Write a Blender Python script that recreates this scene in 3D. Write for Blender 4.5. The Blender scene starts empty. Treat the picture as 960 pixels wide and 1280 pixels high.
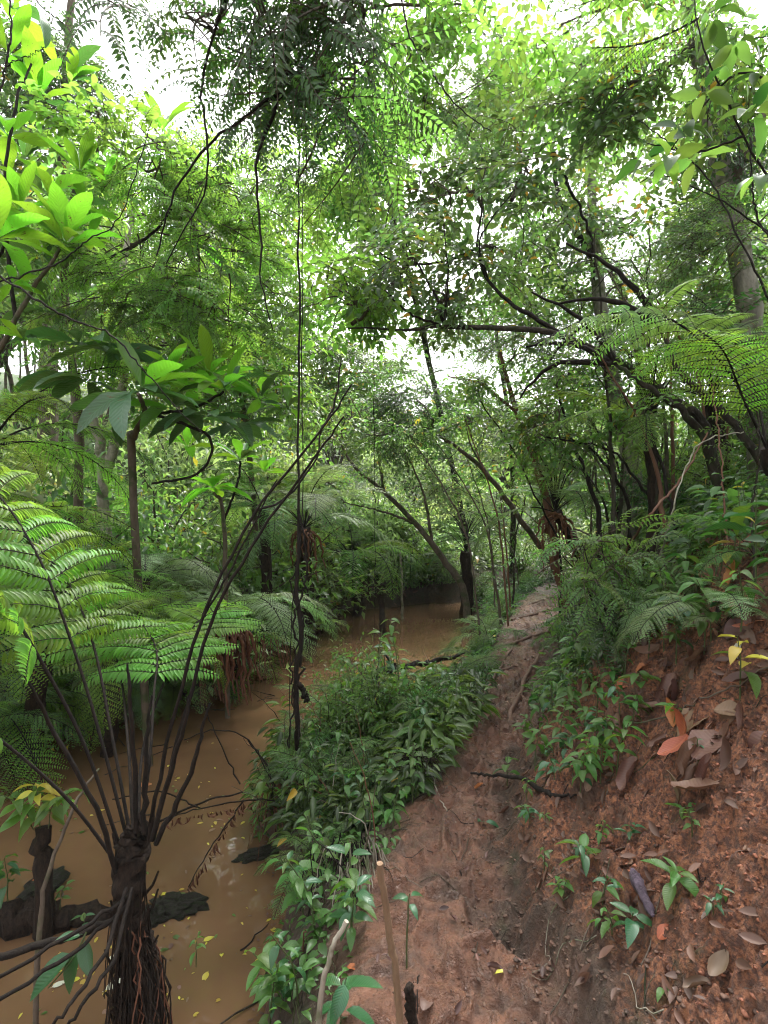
import bpy, math, random
import numpy as np
from mathutils import Vector, Matrix, Quaternion
R = math.radians
rnd = random.Random(7)
rng = np.random.default_rng(7)
scene = bpy.context.scene
C = scene.collection

# ---------------------------------------------------------------- camera, light, exposure
F = 700.0                      # focal length in photo pixels (960 wide)
EYE = Vector((0, 0, 1.6))
WATER = -0.6
cam_d = bpy.data.cameras.new('camera')
cam_d.sensor_fit = 'HORIZONTAL'; cam_d.sensor_width = 36; cam_d.lens = 36 * F / 960
cam_d.clip_start = 0.02; cam_d.clip_end = 2000
cam = bpy.data.objects.new('camera', cam_d); C.objects.link(cam)
cam.location = EYE; cam.rotation_euler = (R(90), 0, 0)
scene.camera = cam

SUN_EL, SUN_AZ = 62, 20        # overcast noon; azimuth measured from +Y towards +X
world = bpy.data.worlds.new('World'); scene.world = world; world.use_nodes = True
wn = world.node_tree.nodes; wl = world.node_tree.links; wn.clear()
sky = wn.new('ShaderNodeTexSky'); sky.sky_type = 'NISHITA'; sky.sun_disc = False
sky.sun_elevation = R(SUN_EL); sky.sun_rotation = R(SUN_AZ)
sky.air_density = 1.0; sky.dust_density = 4.0
hs = wn.new('ShaderNodeHueSaturation'); hs.inputs['Saturation'].default_value = 0.10; hs.inputs['Value'].default_value = 1.0
bgn = wn.new('ShaderNodeBackground'); bgn.inputs[1].default_value = 0.15
wo = wn.new('ShaderNodeOutputWorld')
wl.new(sky.outputs[0], hs.inputs['Color']); wl.new(hs.outputs[0], bgn.inputs[0]); wl.new(bgn.outputs[0], wo.inputs[0])
sun_d = bpy.data.lights.new('sun', 'SUN'); sun_d.energy = 1.5; sun_d.angle = R(12); sun_d.color = (1, .97, .92)
sun = bpy.data.objects.new('sun', sun_d); C.objects.link(sun)
sdir = Vector((math.sin(R(SUN_AZ)) * math.cos(R(SUN_EL)), math.cos(R(SUN_AZ)) * math.cos(R(SUN_EL)), math.sin(R(SUN_EL))))
sun.rotation_euler = (-sdir).to_track_quat('-Z', 'Y').to_euler(); sun.location = (0, 0, 60)
scene.view_settings.view_transform = 'Standard'; scene.view_settings.look = 'None'
scene.view_settings.exposure = 2.3; scene.view_settings.gamma = 1.0
cy = scene.cycles
cy.use_denoising = True; cy.max_bounces = 7; cy.diffuse_bounces = 4; cy.glossy_bounces = 2
cy.transmission_bounces = 4; cy.transparent_max_bounces = 4; cy.caustics_reflective = False; cy.caustics_refractive = False
cy.pixel_filter_type = 'BLACKMAN_HARRIS'; cy.filter_width = 1.05
cy.use_adaptive_sampling = True; cy.adaptive_threshold = 0.02
try: cy.denoising_prefilter = 'ACCURATE'
except Exception: pass

# ---------------------------------------------------------------- tags
def tag(o, label=None, cat=None, group=None, kind=None):
    if label: o['label'] = label
    if cat: o['category'] = cat
    if group: o['group'] = group
    if kind: o['kind'] = kind
    return o
def thing(name, label, cat, loc=(0, 0, 0), group=None):
    o = bpy.data.objects.new(name, None); C.objects.link(o); o.location = loc
    o.empty_display_size = .1
    return tag(o, label, cat, group)
def put(name, me, parent=None, M=None):
    """links mesh me; M is a world matrix (parents are only ever translated)"""
    o = bpy.data.objects.new(name, me); C.objects.link(o)
    if parent is not None:
        o.parent = parent
        if M is None: M = Matrix.Identity(4)
        o.matrix_local = Matrix.Translation(-parent.location) @ M
    elif M is not None: o.matrix_world = M
    return o
def frame(p, d, up=(0, 0, 1), roll=0, s=1.0):
    """matrix with X along d, Z near up, at p"""
    d = Vector(d).normalized(); up = Vector(up)
    y = up.cross(d)
    if y.length < 1e-3: y = Vector((0, 1, 0)).cross(d)
    y.normalize(); z = d.cross(y)
    m = Matrix((d, y, z)).transposed().to_4x4()
    m = Matrix.Translation(Vector(p)) @ m @ Matrix.Rotation(roll, 4, 'X')
    if isinstance(s, (int, float)): return m @ Matrix.Scale(s, 4)
    return m @ Matrix.Diagonal((s[0], s[1], s[2], 1))
def P(px, py, Y):
    return Vector(((px - 480) / F * Y, Y, 1.6 - (py - 640) / F * Y))

# ---------------------------------------------------------------- noise
def _h(i, j, s):
    n = (i.astype(np.int64) * 374761393 + j.astype(np.int64) * 668265263 + s * 1442695041) & 0x7fffffff
    n = ((n ^ (n >> 13)) * 1274126177) & 0x7fffffff
    return ((n ^ (n >> 16)) & 0xffff) / 65535.0
def vn(x, y, s=0):
    xi = np.floor(x); yi = np.floor(y); fx = x - xi; fy = y - yi
    fx = fx * fx * fx * (fx * (fx * 6 - 15) + 10); fy = fy * fy * fy * (fy * (fy * 6 - 15) + 10)
    a = _h(xi, yi, s); b = _h(xi + 1, yi, s); c = _h(xi, yi + 1, s); d = _h(xi + 1, yi + 1, s)
    return (a + (b - a) * fx) * (1 - fy) + (c + (d - c) * fx) * fy - .5
def fbm(x, y, f, o=4, s=0, g=.5):
    t = 0; a = 1.0
    for k in range(o):
        t = t + a * vn(x * f + 17.3 * k, y * f - 9.1 * k, s + k); f *= 2.03; a *= g
    return t

# ---------------------------------------------------------------- terrain shape
_Y = [-20, 0, 1.75, 2.43, 3.1, 4.3, 7.0, 10.2, 14, 20, 60]
_L = [-.3, -.12, -.04, -.01, .28, .80, 1.50, 2.60, 4.2, 7, 20]
_Rr = [.8, .60, .56, .52, .66, 1.10, 2.10, 3.35, 5.0, 8, 22]
_WRy = [-20, 1.5, 2.4, 3.3, 3.9, 4.6, 5.2, 5.7, 7, 9.6, 12.8, 60]
_WRx = [-.8, -.5, -.5, -.52, -.85, -.85, -.05, .60, 1.02, 1.6, 2.1, 2.2]
_WLy = [-20, 3, 5.3, 6.4, 8.1, 10.3, 12.3, 13.4, 60]
_WLx = [-5, -3.9, -3.05, -2.0, -1.6, -1.15, -.7, 1.2, 3]
def pathL(y): return np.interp(y, _Y, _L)
def pathR(y): return np.interp(y, _Y, _Rr)
def watR(y): return np.interp(y, _WRy, _WRx)
def watL(y): return np.interp(y, _WLy, _WLx)
def sstep(a, b, x):
    t = np.clip((x - a) / (b - a), 0, 1); return t * t * (3 - 2 * t)
def zones(x, y):
    wob = fbm(x, y, 1.7, 3, 5) * .16
    sr = x - pathR(y) - wob; sl = watL(y) - x + fbm(x, y, 1.1, 3, 8) * .35
    return sr, sl, wob
def hgt(x, y, fine=True):
    x = np.asarray(x, float); y = np.asarray(y, float)
    sr, sl, wob = zones(x, y)
    Lp = pathL(y) + wob * .8; wr = watR(y) + wob
    # path shelf then drop to the creek
    t = sstep(wr - .15, Lp + .02, x)
    t = np.minimum(1, sstep(wr - .12, wr + .16, x) * .62 + sstep(wr, Lp + .05, x) * .38)
    base = -.95 + .95 * t
    base = base * (1 - sstep(13.2, 14.2, y)) + .1 * sstep(13.2, 14.2, y)
    s = np.maximum(sr, 0)
    right = 1.12 * np.minimum(s, 1.25) + .60 * np.maximum(s - 1.25, 0)
    right = right * sstep(-.04, .14, sr)
    s = np.maximum(sl, 0)
    left = 1.3 * np.minimum(s, .45) + .34 * np.maximum(s - .45, 0)
    s = np.maximum(y - 14, 0)
    back = .12 * np.minimum(s, 3) + .36 * np.clip(s - 3, 0, 13)
    rise = np.minimum(right, 16) + np.minimum(left, 14)
    base = base + .16 * np.exp(-((x + .15) / .55) ** 2 - ((y - 4.5) / .6) ** 2) * (1 - sstep(-.25, .0, x - Lp))
    h = base + np.maximum(rise, 0) + np.maximum(back - .5 * rise, 0)
    h = h + fbm(x, y, .35, 3, 2) * .25 * np.clip(sr * .3 + sl * .3 + s * .1, 0, 3)
    if fine:
        onp = sstep(-.05, .03, x - Lp) * (1 - sstep(-.05, .1, sr))
        rough = .4 + .8 * sstep(0, .35, sr)
        n = fbm(x, y, 3.2, 3, 21) * .07 + np.abs(fbm(x, y, 9, 3, 31)) * -.05
        clod = fbm(x, y, 22, 3, 41, .6); bil = np.abs(vn(x * 38, y * 38, 47)) + .6 * np.abs(vn(x * 71, y * 71, 48))
        bk = sstep(.0, .35, sr); lump = sstep(-.1, .25, fbm(x, y, 3.3, 2, 49))
        h = h + n * rough + clod * (.014 + .026 * bk) + bil * (.009 + .05 * bk * (.35 + .65 * lump)) - bk * .03 * sstep(.12, .3, vn(x * 27, y * 27, 44))
        r2 = 1 - np.abs(fbm(x + y * .35, y * .6, 13, 2, 61)) * 4
        h = h + onp * np.clip(r2, -1, 1) * .007 + (1 - sstep(.1, .6, np.abs(sr - .15))) * fbm(x, y, 14, 2, 71) * .035
        # trodden hollows in the mud
        pr = vn(x * 4.2, y * 3.1, 91); p3 = vn(x * 9, y * 7, 93)
        h = h - onp * .05 * sstep(.1, .2, pr) + onp * .03 * sstep(.02, .12, p3) * (1 - sstep(.2, .3, p3))
    return h
_FP = [(.22, 1.62, .3), (.42, 1.80, -.2), (.18, 2.02, .1), (.40, 2.26, .35), (.16, 2.45, -.1), (.36, 2.72, .2), (.30, 2.98, .5), (.52, 3.2, .3), (.50, 3.5, .6), (.74, 3.75, .4), (.72, 4.1, .5), (.94, 4.4, .4), (.52, 1.62, .8), (.05, 1.75, 1.2), (.5, 2.1, -.6), (.28, 1.9, -.9), (.3, 2.35, 1.1), (.95, 4.9, .4), (1.15, 5.3, .3), (1.2, 5.9, .5)]
_h0 = hgt
def hgt(x, y, fine=True):
    h = _h0(x, y, fine); x = np.asarray(x, float); y = np.asarray(y, float)
    wx = x + vn(x * 12, y * 12, 5) * .03; wy = y + vn(x * 12, y * 12, 6) * .03
    for fx, fy, a in _FP:
        c, s_ = math.cos(a), math.sin(a); u = ((wx - fx) * c - (wy - fy) * s_) / .052; v = ((wx - fx) * s_ + (wy - fy) * c) / .13; r = u * u + v * v
        h = h - .030 * np.exp(-r ** 2) + .016 * np.exp(-(np.sqrt(r) - 1.45) ** 2 * 7)
    return h
def g(x, y): return float(hgt(np.array([x]), np.array([y]))[0])
def hit(px, py, water=True):
    """where the photo's ray meets the ground or the water"""
    ys = np.concatenate([np.arange(.7, 8, .02), np.arange(8, 60, .1)])
    xs = (px - 480) / F * ys; zs = 1.6 - (py - 640) / F * ys
    hh = hgt(xs, ys)
    if water: hh = np.maximum(hh, WATER)
    k = np.argmax(zs <= hh)
    if not (zs <= hh).any(): k = len(ys) - 1
    return Vector((xs[k], ys[k], hh[k]))

# ---------------------------------------------------------------- mesh builder
class MB:
    def __init__(s): s.v = []; s.f = []; s.n = 0; s.uv = []
    def add(s, V, Fc, UV=None, m=0):
        V = np.asarray(V, np.float32).reshape(-1, 3); Fc = np.asarray(Fc, np.int32)
        s.v.append(V); s.f.append((Fc + s.n, m)); s.n += len(V)
        s.uv.append(np.zeros((len(V), 2), np.float32) if UV is None else np.asarray(UV, np.float32).reshape(-1, 2))
        return s
    def mesh(s, name, mats, smooth=True):
        me = bpy.data.meshes.new(name)
        V = np.concatenate(s.v); UV = np.concatenate(s.uv)
        loops = np.concatenate([f.ravel() for f, m in s.f]); tot = np.concatenate([np.full(len(f), f.shape[1], np.int32) for f, m in s.f])
        mi = np.concatenate([np.full(len(f), m, np.int32) for f, m in s.f])
        start = np.concatenate([[0], np.cumsum(tot)[:-1]]).astype(np.int32)
        me.vertices.add(len(V)); me.vertices.foreach_set('co', V.ravel())
        me.loops.add(len(loops)); me.loops.foreach_set('vertex_index', loops)
        me.polygons.add(len(tot)); me.polygons.foreach_set('loop_start', start)
        try: me.polygons.foreach_set('loop_total', tot)
        except Exception: pass
        me.polygons.foreach_set('material_index', mi)
        me.polygons.foreach_set('use_smooth', np.full(len(tot), smooth))
        ul = me.uv_layers.new(name='UVMap'); ul.data.foreach_set('uv', UV[loops].ravel())
        for m in (mats if isinstance(mats, (list, tuple)) else [mats]): me.materials.append(m)
        me.update(calc_edges=True); me.validate()
        return me

def norm(a): return a / np.maximum(np.linalg.norm(a, axis=-1, keepdims=True), 1e-9)
def tube(mb, pts, rad, n=6, m=0, cap=True, bump=0, seed=0):
    P_ = np.array([tuple(p) for p in pts], float); k = len(P_)
    r = np.interp(np.linspace(0, 1, k), np.linspace(0, 1, len(np.atleast_1d(rad))), np.atleast_1d(rad))
    T = norm(np.gradient(P_, axis=0)); up = np.array([0, 0, 1.0])
    if abs(T[:, 2]).mean() > .8: up = np.array([.3, -1, 0])
    A = norm(np.cross(T, up)); B = np.cross(T, A)
    a = np.linspace(0, 2 * np.pi, n, endpoint=False)
    rr = r[:, None] * np.ones(n)
    if bump:
        q = np.random.default_rng(seed); rr = rr * (1 + bump * (q.random((k, n)) - .5) * 2)
    V = P_[:, None] + rr[..., None] * (np.cos(a)[None, :, None] * A[:, None] + np.sin(a)[None, :, None] * B[:, None])
    i, j = np.meshgrid(np.arange(k - 1), np.arange(n), indexing='ij'); j2 = (j + 1) % n
    Fq = np.stack([i * n + j, i * n + j2, (i + 1) * n + j2, (i + 1) * n + j], -1).reshape(-1, 4)
    L = np.concatenate([[0], np.cumsum(np.linalg.norm(np.diff(P_, axis=0), axis=1))])
    UV = np.stack(np.broadcast_arrays(a[None] / 6.283, L[:, None]), -1)
    mb.add(V, Fq, UV, m)
    if cap and n >= 5:
        mb.add(V[-1], np.array([list(range(n))]), None, m); mb.add(V[0], np.array([list(range(n))[::-1]]), None, m)
def spline(pts, k=24, wob=0, seed=0):
    """Catmull-Rom through pts"""
    p = np.array([tuple(q) for q in pts], float); n = len(p)
    if n == 2: out = p[0] + np.linspace(0, 1, k)[:, None] * (p[1] - p[0])
    else:
        e = np.vstack([2 * p[0] - p[1], p, 2 * p[-1] - p[-2]]); u = np.linspace(0, n - 1 - 1e-6, k); i = u.astype(int); t = (u - i)[:, None]
        a, b, c, d = e[i], e[i + 1], e[i + 2], e[i + 3]
        out = .5 * (2 * b + (c - a) * t + (2 * a - 5 * b + 4 * c - d) * t * t + (3 * b - a - 3 * c + d) * t ** 3)
    if wob:
        q = np.random.default_rng(seed); w = q.normal(0, wob, out.shape); w[0] = 0; out = out + w
    return out

# leaf prototype: x along, y across, z normal
def leafproto(k=3, a=.8, b=.9, fold=.35, droop=.25, wave=0.0, lobes=0, tip=1.0):
    if k == 2: ts = np.array([.38])
    else: ts = np.linspace(0, 1, k + 1)[1:-1]
    vs = [(0, 0, 0)]; uv = [(.5, 0)]
    for i, t in enumerate(ts):
        w = np.sin(np.pi * t ** a) ** b * .5
        if lobes: w *= 1 + lobes * (1 if i % 2 else -1)
        z = -droop * t * t; x = t * (1 - .3 * droop * t)
        zz = z + fold * w * .5 + wave * math.sin(i * 2.3)
        vs += [(x, w, zz), (x, 0, z), (x, -w, z + fold * w * .5 - wave * math.sin(i * 1.7))]
        uv += [(.5 + w, t), (.5, t), (.5 - w, t)]
    vs.append((1 - .3 * droop, 0, -droop * tip)); uv.append((.5, 1))
    m = len(ts); tri = [(0, 2, 1), (0, 3, 2)]; q = []
    for i in range(m - 1):
        o = 1 + 3 * i; q += [(o, o + 1, o + 4, o + 3), (o + 1, o + 2, o + 5, o + 4)]
    o = 1 + 3 * (m - 1); tri += [(o, o + 1, len(vs) - 1), (o + 1, o + 2, len(vs) - 1)]
    return np.array(vs), np.array(tri), np.array(q, int).reshape(-1, 4), np.array(uv)
def leaves(mb, Pp, D, N, L, W, proto, m=0):
    Pp = np.asarray(Pp, float).reshape(-1, 3); M = len(Pp)
    if M == 0: return
    D = norm(np.broadcast_to(np.asarray(D, float), Pp.shape)); N = np.broadcast_to(np.asarray(N, float), Pp.shape)
    S = norm(np.cross(N, D)); N = np.cross(D, S)
    L = np.broadcast_to(L, (M,)); W = np.broadcast_to(W, (M,))
    v, tri, q, uv = proto; K = len(v)
    V = Pp[:, None] + L[:, None, None] * (v[None, :, 0:1] * D[:, None] + v[None, :, 2:3] * N[:, None]) + W[:, None, None] * v[None, :, 1:2] * S[:, None]
    off = (np.arange(M) * K)[:, None, None]; base = mb.n
    mb.add(V, (tri[None] + off).reshape(-1, 3), np.tile(uv, (M, 1)), m)
    if len(q):
        mb.f.append(((q[None] + off).reshape(-1, 4).astype(np.int32) + base, m))

# ---------------------------------------------------------------- materials
def newmat(name):
    m = bpy.data.materials.new(name); m.use_nodes = True; nt = m.node_tree; nt.nodes.clear()
    return m, nt, nt.nodes, nt.links
def mixc(N, L, fac, a, b, blend='MIX'):
    x = N.new('ShaderNodeMix'); x.data_type = 'RGBA'; x.blend_type = blend
    for sock, val in ((x.inputs[0], fac), (x.inputs[6], a), (x.inputs[7], b)):
        if hasattr(val, 'links'): L.new(val, sock)
        elif isinstance(val, (int, float)): sock.default_value = val
        else: sock.default_value = (*val, 1)
    return x.outputs[2]
def math_(N, L, op, a, b=0.0, c=None):
    x = N.new('ShaderNodeMath'); x.operation = op
    for i, val in enumerate((a, b, c)):
        if val is None: continue
        if hasattr(val, 'links'): L.new(val, x.inputs[i])
        else: x.inputs[i].default_value = val
    return x.outputs[0]
def noise(N, L, scale, detail=4, rough=.6, vec=None, out=0):
    x = N.new('ShaderNodeTexNoise'); x.inputs['Scale'].default_value = scale; x.inputs['Detail'].default_value = detail; x.inputs['Roughness'].default_value = rough
    if vec is not None: L.new(vec, x.inputs['Vector'])
    return x.outputs[out]
def ramp(N, L, f, stops):
    x = N.new('ShaderNodeValToRGB'); L.new(f, x.inputs[0]); e = x.color_ramp.elements
    for i, (p, c) in enumerate(stops):
        q = e[i] if i < 2 else e.new(p)
        q.position = p; q.color = (*c, 1) if len(c) == 3 else c
    return x.outputs[0]
def leafmat(name, base, trans, tf=.42, rough=.42, hue=.05, val=.7, veins=0, spots=None, spec=.5):
    m, nt, N, L = newmat(name)
    geo = N.new('ShaderNodeNewGeometry'); oi = N.new('ShaderNodeObjectInfo'); tc = N.new('ShaderNodeTexCoord')
    r = geo.outputs['Random Per Island']; ro = oi.outputs['Random']
    hv = math_(N, L, 'MULTIPLY_ADD', ro, hue, .5 - hue / 2)
    r2 = math_(N, L, 'ADD', math_(N, L, 'MULTIPLY', r, val * .65), math_(N, L, 'MULTIPLY', ro, val * .5))
    vv = math_(N, L, 'ADD', r2, 1 - val * .55)
    no = noise(N, L, 3.0 if not veins else 9, 4, .6, tc.outputs['Object'])
    b0 = mixc(N, L, math_(N, L, 'MULTIPLY', no, .6), base, tuple(c * .55 for c in base))
    t0 = trans
    if spots:
        # a share of the leaves has turned
        k = math_(N, L, 'GREATER_THAN', r, 1 - spots[1])
        b0 = mixc(N, L, k, b0, spots[0]); t0 = mixc(N, L, k, trans, spots[0])
    if veins >= .45:
        k2 = ramp(N, L, noise(N, L, 16, 3, .6, tc.outputs['Object']), [(.66, (0, 0, 0)), (.72, (1, 1, 1))]); b0 = mixc(N, L, k2, b0, (.12, .09, .03)); t0 = mixc(N, L, k2, t0, (.10, .06, .02))
    def hsv(col):
        h = N.new('ShaderNodeHueSaturation'); L.new(hv, h.inputs['Hue']); L.new(vv, h.inputs['Value'])
        if hasattr(col, 'links'): L.new(col, h.inputs['Color'])
        else: h.inputs['Color'].default_value = (*col, 1)
        return h.outputs[0]
    bc = hsv(b0); tcol = hsv(t0)
    bs = N.new('ShaderNodeBsdfPrincipled'); bs.inputs['Roughness'].default_value = rough
    bs.inputs['Specular IOR Level'].default_value = spec
    tr = N.new('ShaderNodeBsdfTranslucent')
    if veins:
        sp = N.new('ShaderNodeSeparateXYZ'); L.new(tc.outputs['UV'], sp.inputs[0])
        au = math_(N, L, 'ABSOLUTE', math_(N, L, 'SUBTRACT', sp.outputs[0], .5))
        ph = math_(N, L, 'MULTIPLY', math_(N, L, 'SUBTRACT', sp.outputs[1], math_(N, L, 'MULTIPLY', au, .45)), 13 * 6.283)
        st = math_(N, L, 'POWER', math_(N, L, 'MULTIPLY_ADD', math_(N, L, 'SINE', ph), .5, .5), 8)
        mid = math_(N, L, 'LESS_THAN', au, .014)
        vein = math_(N, L, 'MULTIPLY', math_(N, L, 'MAXIMUM', math_(N, L, 'MULTIPLY', st, .6), mid), veins)
        bc = mixc(N, L, math_(N, L, 'MULTIPLY', vein, .45), bc, tuple(min(1, c * 2.2 + .03) for c in base))
        tcol = mixc(N, L, math_(N, L, 'MULTIPLY', vein, .4), tcol, tuple(c * .45 for c in trans))
        bp = N.new('ShaderNodeBump'); bp.inputs['Strength'].default_value = .4 * veins; bp.inputs['Distance'].default_value = .003
        L.new(math_(N, L, 'SUBTRACT', math_(N, L, 'MULTIPLY', math_(N, L, 'SINE', ph), .5), math_(N, L, 'MULTIPLY', mid, 2.0)), bp.inputs['Height'])
        L.new(bp.outputs[0], bs.inputs['Normal']); L.new(bp.outputs[0], tr.inputs['Normal'])
    L.new(bc, bs.inputs['Base Color']); L.new(tcol, tr.inputs['Color'])
    mx = N.new('ShaderNodeMixShader'); mx.inputs[0].default_value = tf
    out = N.new('ShaderNodeOutputMaterial')
    L.new(bs.outputs[0], mx.inputs[1]); L.new(tr.outputs[0], mx.inputs[2]); L.new(mx.outputs[0], out.inputs[0])
    return m
def barkmat(name, a, b, scale=14, rough=.85, moss=None, bump=.5):
    m, nt, N, L = newmat(name); tc = N.new('ShaderNodeTexCoord')
    mp = N.new('ShaderNodeMapping'); mp.inputs['Scale'].default_value = (1, 1, .35); L.new(tc.outputs['Object'], mp.inputs[0])
    n1 = noise(N, L, scale, 6, .65, mp.outputs[0]); c = mixc(N, L, ramp(N, L, n1, [(.35, (0, 0, 0)), (.65, (1, 1, 1))]), a, b)
    if moss:
        n2 = noise(N, L, 6, 4, .6, tc.outputs['Object']); c = mixc(N, L, ramp(N, L, n2, [(.5, (0, 0, 0)), (.62, (1, 1, 1))]), c, moss)
    bs = N.new('ShaderNodeBsdfPrincipled'); bs.inputs['Roughness'].default_value = rough; bs.inputs['Specular IOR Level'].default_value = .25; L.new(c, bs.inputs['Base Color'])
    bp = N.new('ShaderNodeBump'); bp.inputs['Strength'].default_value = bump; bp.inputs['Distance'].default_value = .02
    L.new(noise(N, L, scale * 3, 6, .7, mp.outputs[0]), bp.inputs['Height']); L.new(bp.outputs[0], bs.inputs['Normal'])
    out = N.new('ShaderNodeOutputMaterial'); L.new(bs.outputs[0], out.inputs[0]); return m

M = {}
YEL = (.38, .30, .03)
M['lime'] = leafmat('leaf_lime', (.10, .20, .04), (.30, .55, .07), .50, .36, hue=.035)
M['mid'] = leafmat('leaf_mid', (.07, .13, .035), (.25, .45, .07), .45, .34, spots=(YEL, .015))
M['canopy'] = leafmat('leaf_canopy', (.06, .11, .035), (.24, .42, .085), .42, .34, spots=((.4, .28, .03), .02))
M['dark'] = leafmat('leaf_dark', (.03, .07, .018), (.08, .19, .025), .35)
M['herb'] = leafmat('leaf_herb', (.065, .15, .03), (.18, .38, .035), .34, .40, veins=.55)
M['glossy'] = leafmat('leaf_glossy', (.03, .10, .035), (.07, .22, .03), .25, .28, veins=.5)
M['under'] = leafmat('leaf_under', (.062, .13, .034), (.18, .36, .05), .36, .38, val=1.0, spec=.5)
M['fern'] = leafmat('leaf_fern', (.11, .24, .03), (.30, .58, .05), .45, .5, val=.9, spots=((.16, .11, .03), .012))
M['fernmid'] = leafmat('leaf_fern_mid', (.085, .17, .045), (.24, .44, .07), .40, .42, val=.9, spots=((.16, .11, .03), .02))
M['silver'] = leafmat('leaf_fern_silver', (.15, .24, .09), (.24, .40, .11), .32, .40)
M['bigl'] = leafmat('leaf_big_lime', (.08, .20, .02), (.25, .56, .03), .50, .38, veins=1)
M['bigd'] = leafmat('leaf_big_dark', (.05, .115, .05), (.12, .26, .04), .30, .34, veins=1)
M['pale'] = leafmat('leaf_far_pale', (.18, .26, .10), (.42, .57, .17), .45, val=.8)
M['yellow'] = leafmat('leaf_yellow', (.50, .42, .06), (.5, .4, .05), .3)
M['brown'] = leafmat('leaf_dead_brown', (.15, .078, .05), (.12, .05, .02), .12, .55, hue=.04, val=.9, veins=.35)
M['litter'] = leafmat('leaf_litter', (.11, .062, .042), (.1, .04, .02), .1, .6, hue=.06, val=1.1)
M['russet'] = leafmat('leaf_russet', (.40, .13, .05), (.3, .1, .03), .2, .5, hue=.03, veins=.4)
M['whiteleaf'] = leafmat('leaf_bleached', (.55, .55, .45), (.4, .4, .3), .2, .4)
M['bark'] = barkmat('bark_brown', (.075, .055, .04), (.14, .11, .085), moss=(.05, .06, .025))
M['barkred'] = barkmat('bark_reddish', (.12, .055, .035), (.17, .09, .06))
M['barkpale'] = barkmat('bark_pale', (.22, .19, .15), (.36, .33, .27), 10, moss=(.10, .11, .06))
M['dark_stem'] = barkmat('stem_dark', (.006, .0045, .004), (.022, .015, .011), 60, .85)
M['dark_bark'] = barkmat('bark_dark', (.022, .017, .013), (.06, .047, .036), 18, .85, (.03, .04, .015), 1)
M['fibre'] = barkmat('fern_trunk_fibre', (.015, .011, .009), (.05, .032, .022), 60, .95, bump=1)
M['twig'] = barkmat('twig', (.05, .04, .028), (.09, .07, .05), 30, .8)
M['green_stem'] = barkmat('stem_green', (.06, .09, .03), (.09, .10, .04), 30, .6)
M['barkmoss'] = barkmat('bark_mossy_grey', (.09, .08, .065), (.24, .22, .18), 9, .85, (.06, .075, .03), 1)
M['stake'] = barkmat('stake_wood', (.16, .10, .06), (.24, .16, .10), 20, .7)
M['rootmud'] = barkmat('muddy_root', (.11, .062, .045), (.17, .095, .07), 20, .5)
M['rust_fibre'] = barkmat('dead_frond_brown', (.10, .04, .025), (.19, .085, .05), 40, .8)

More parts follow.
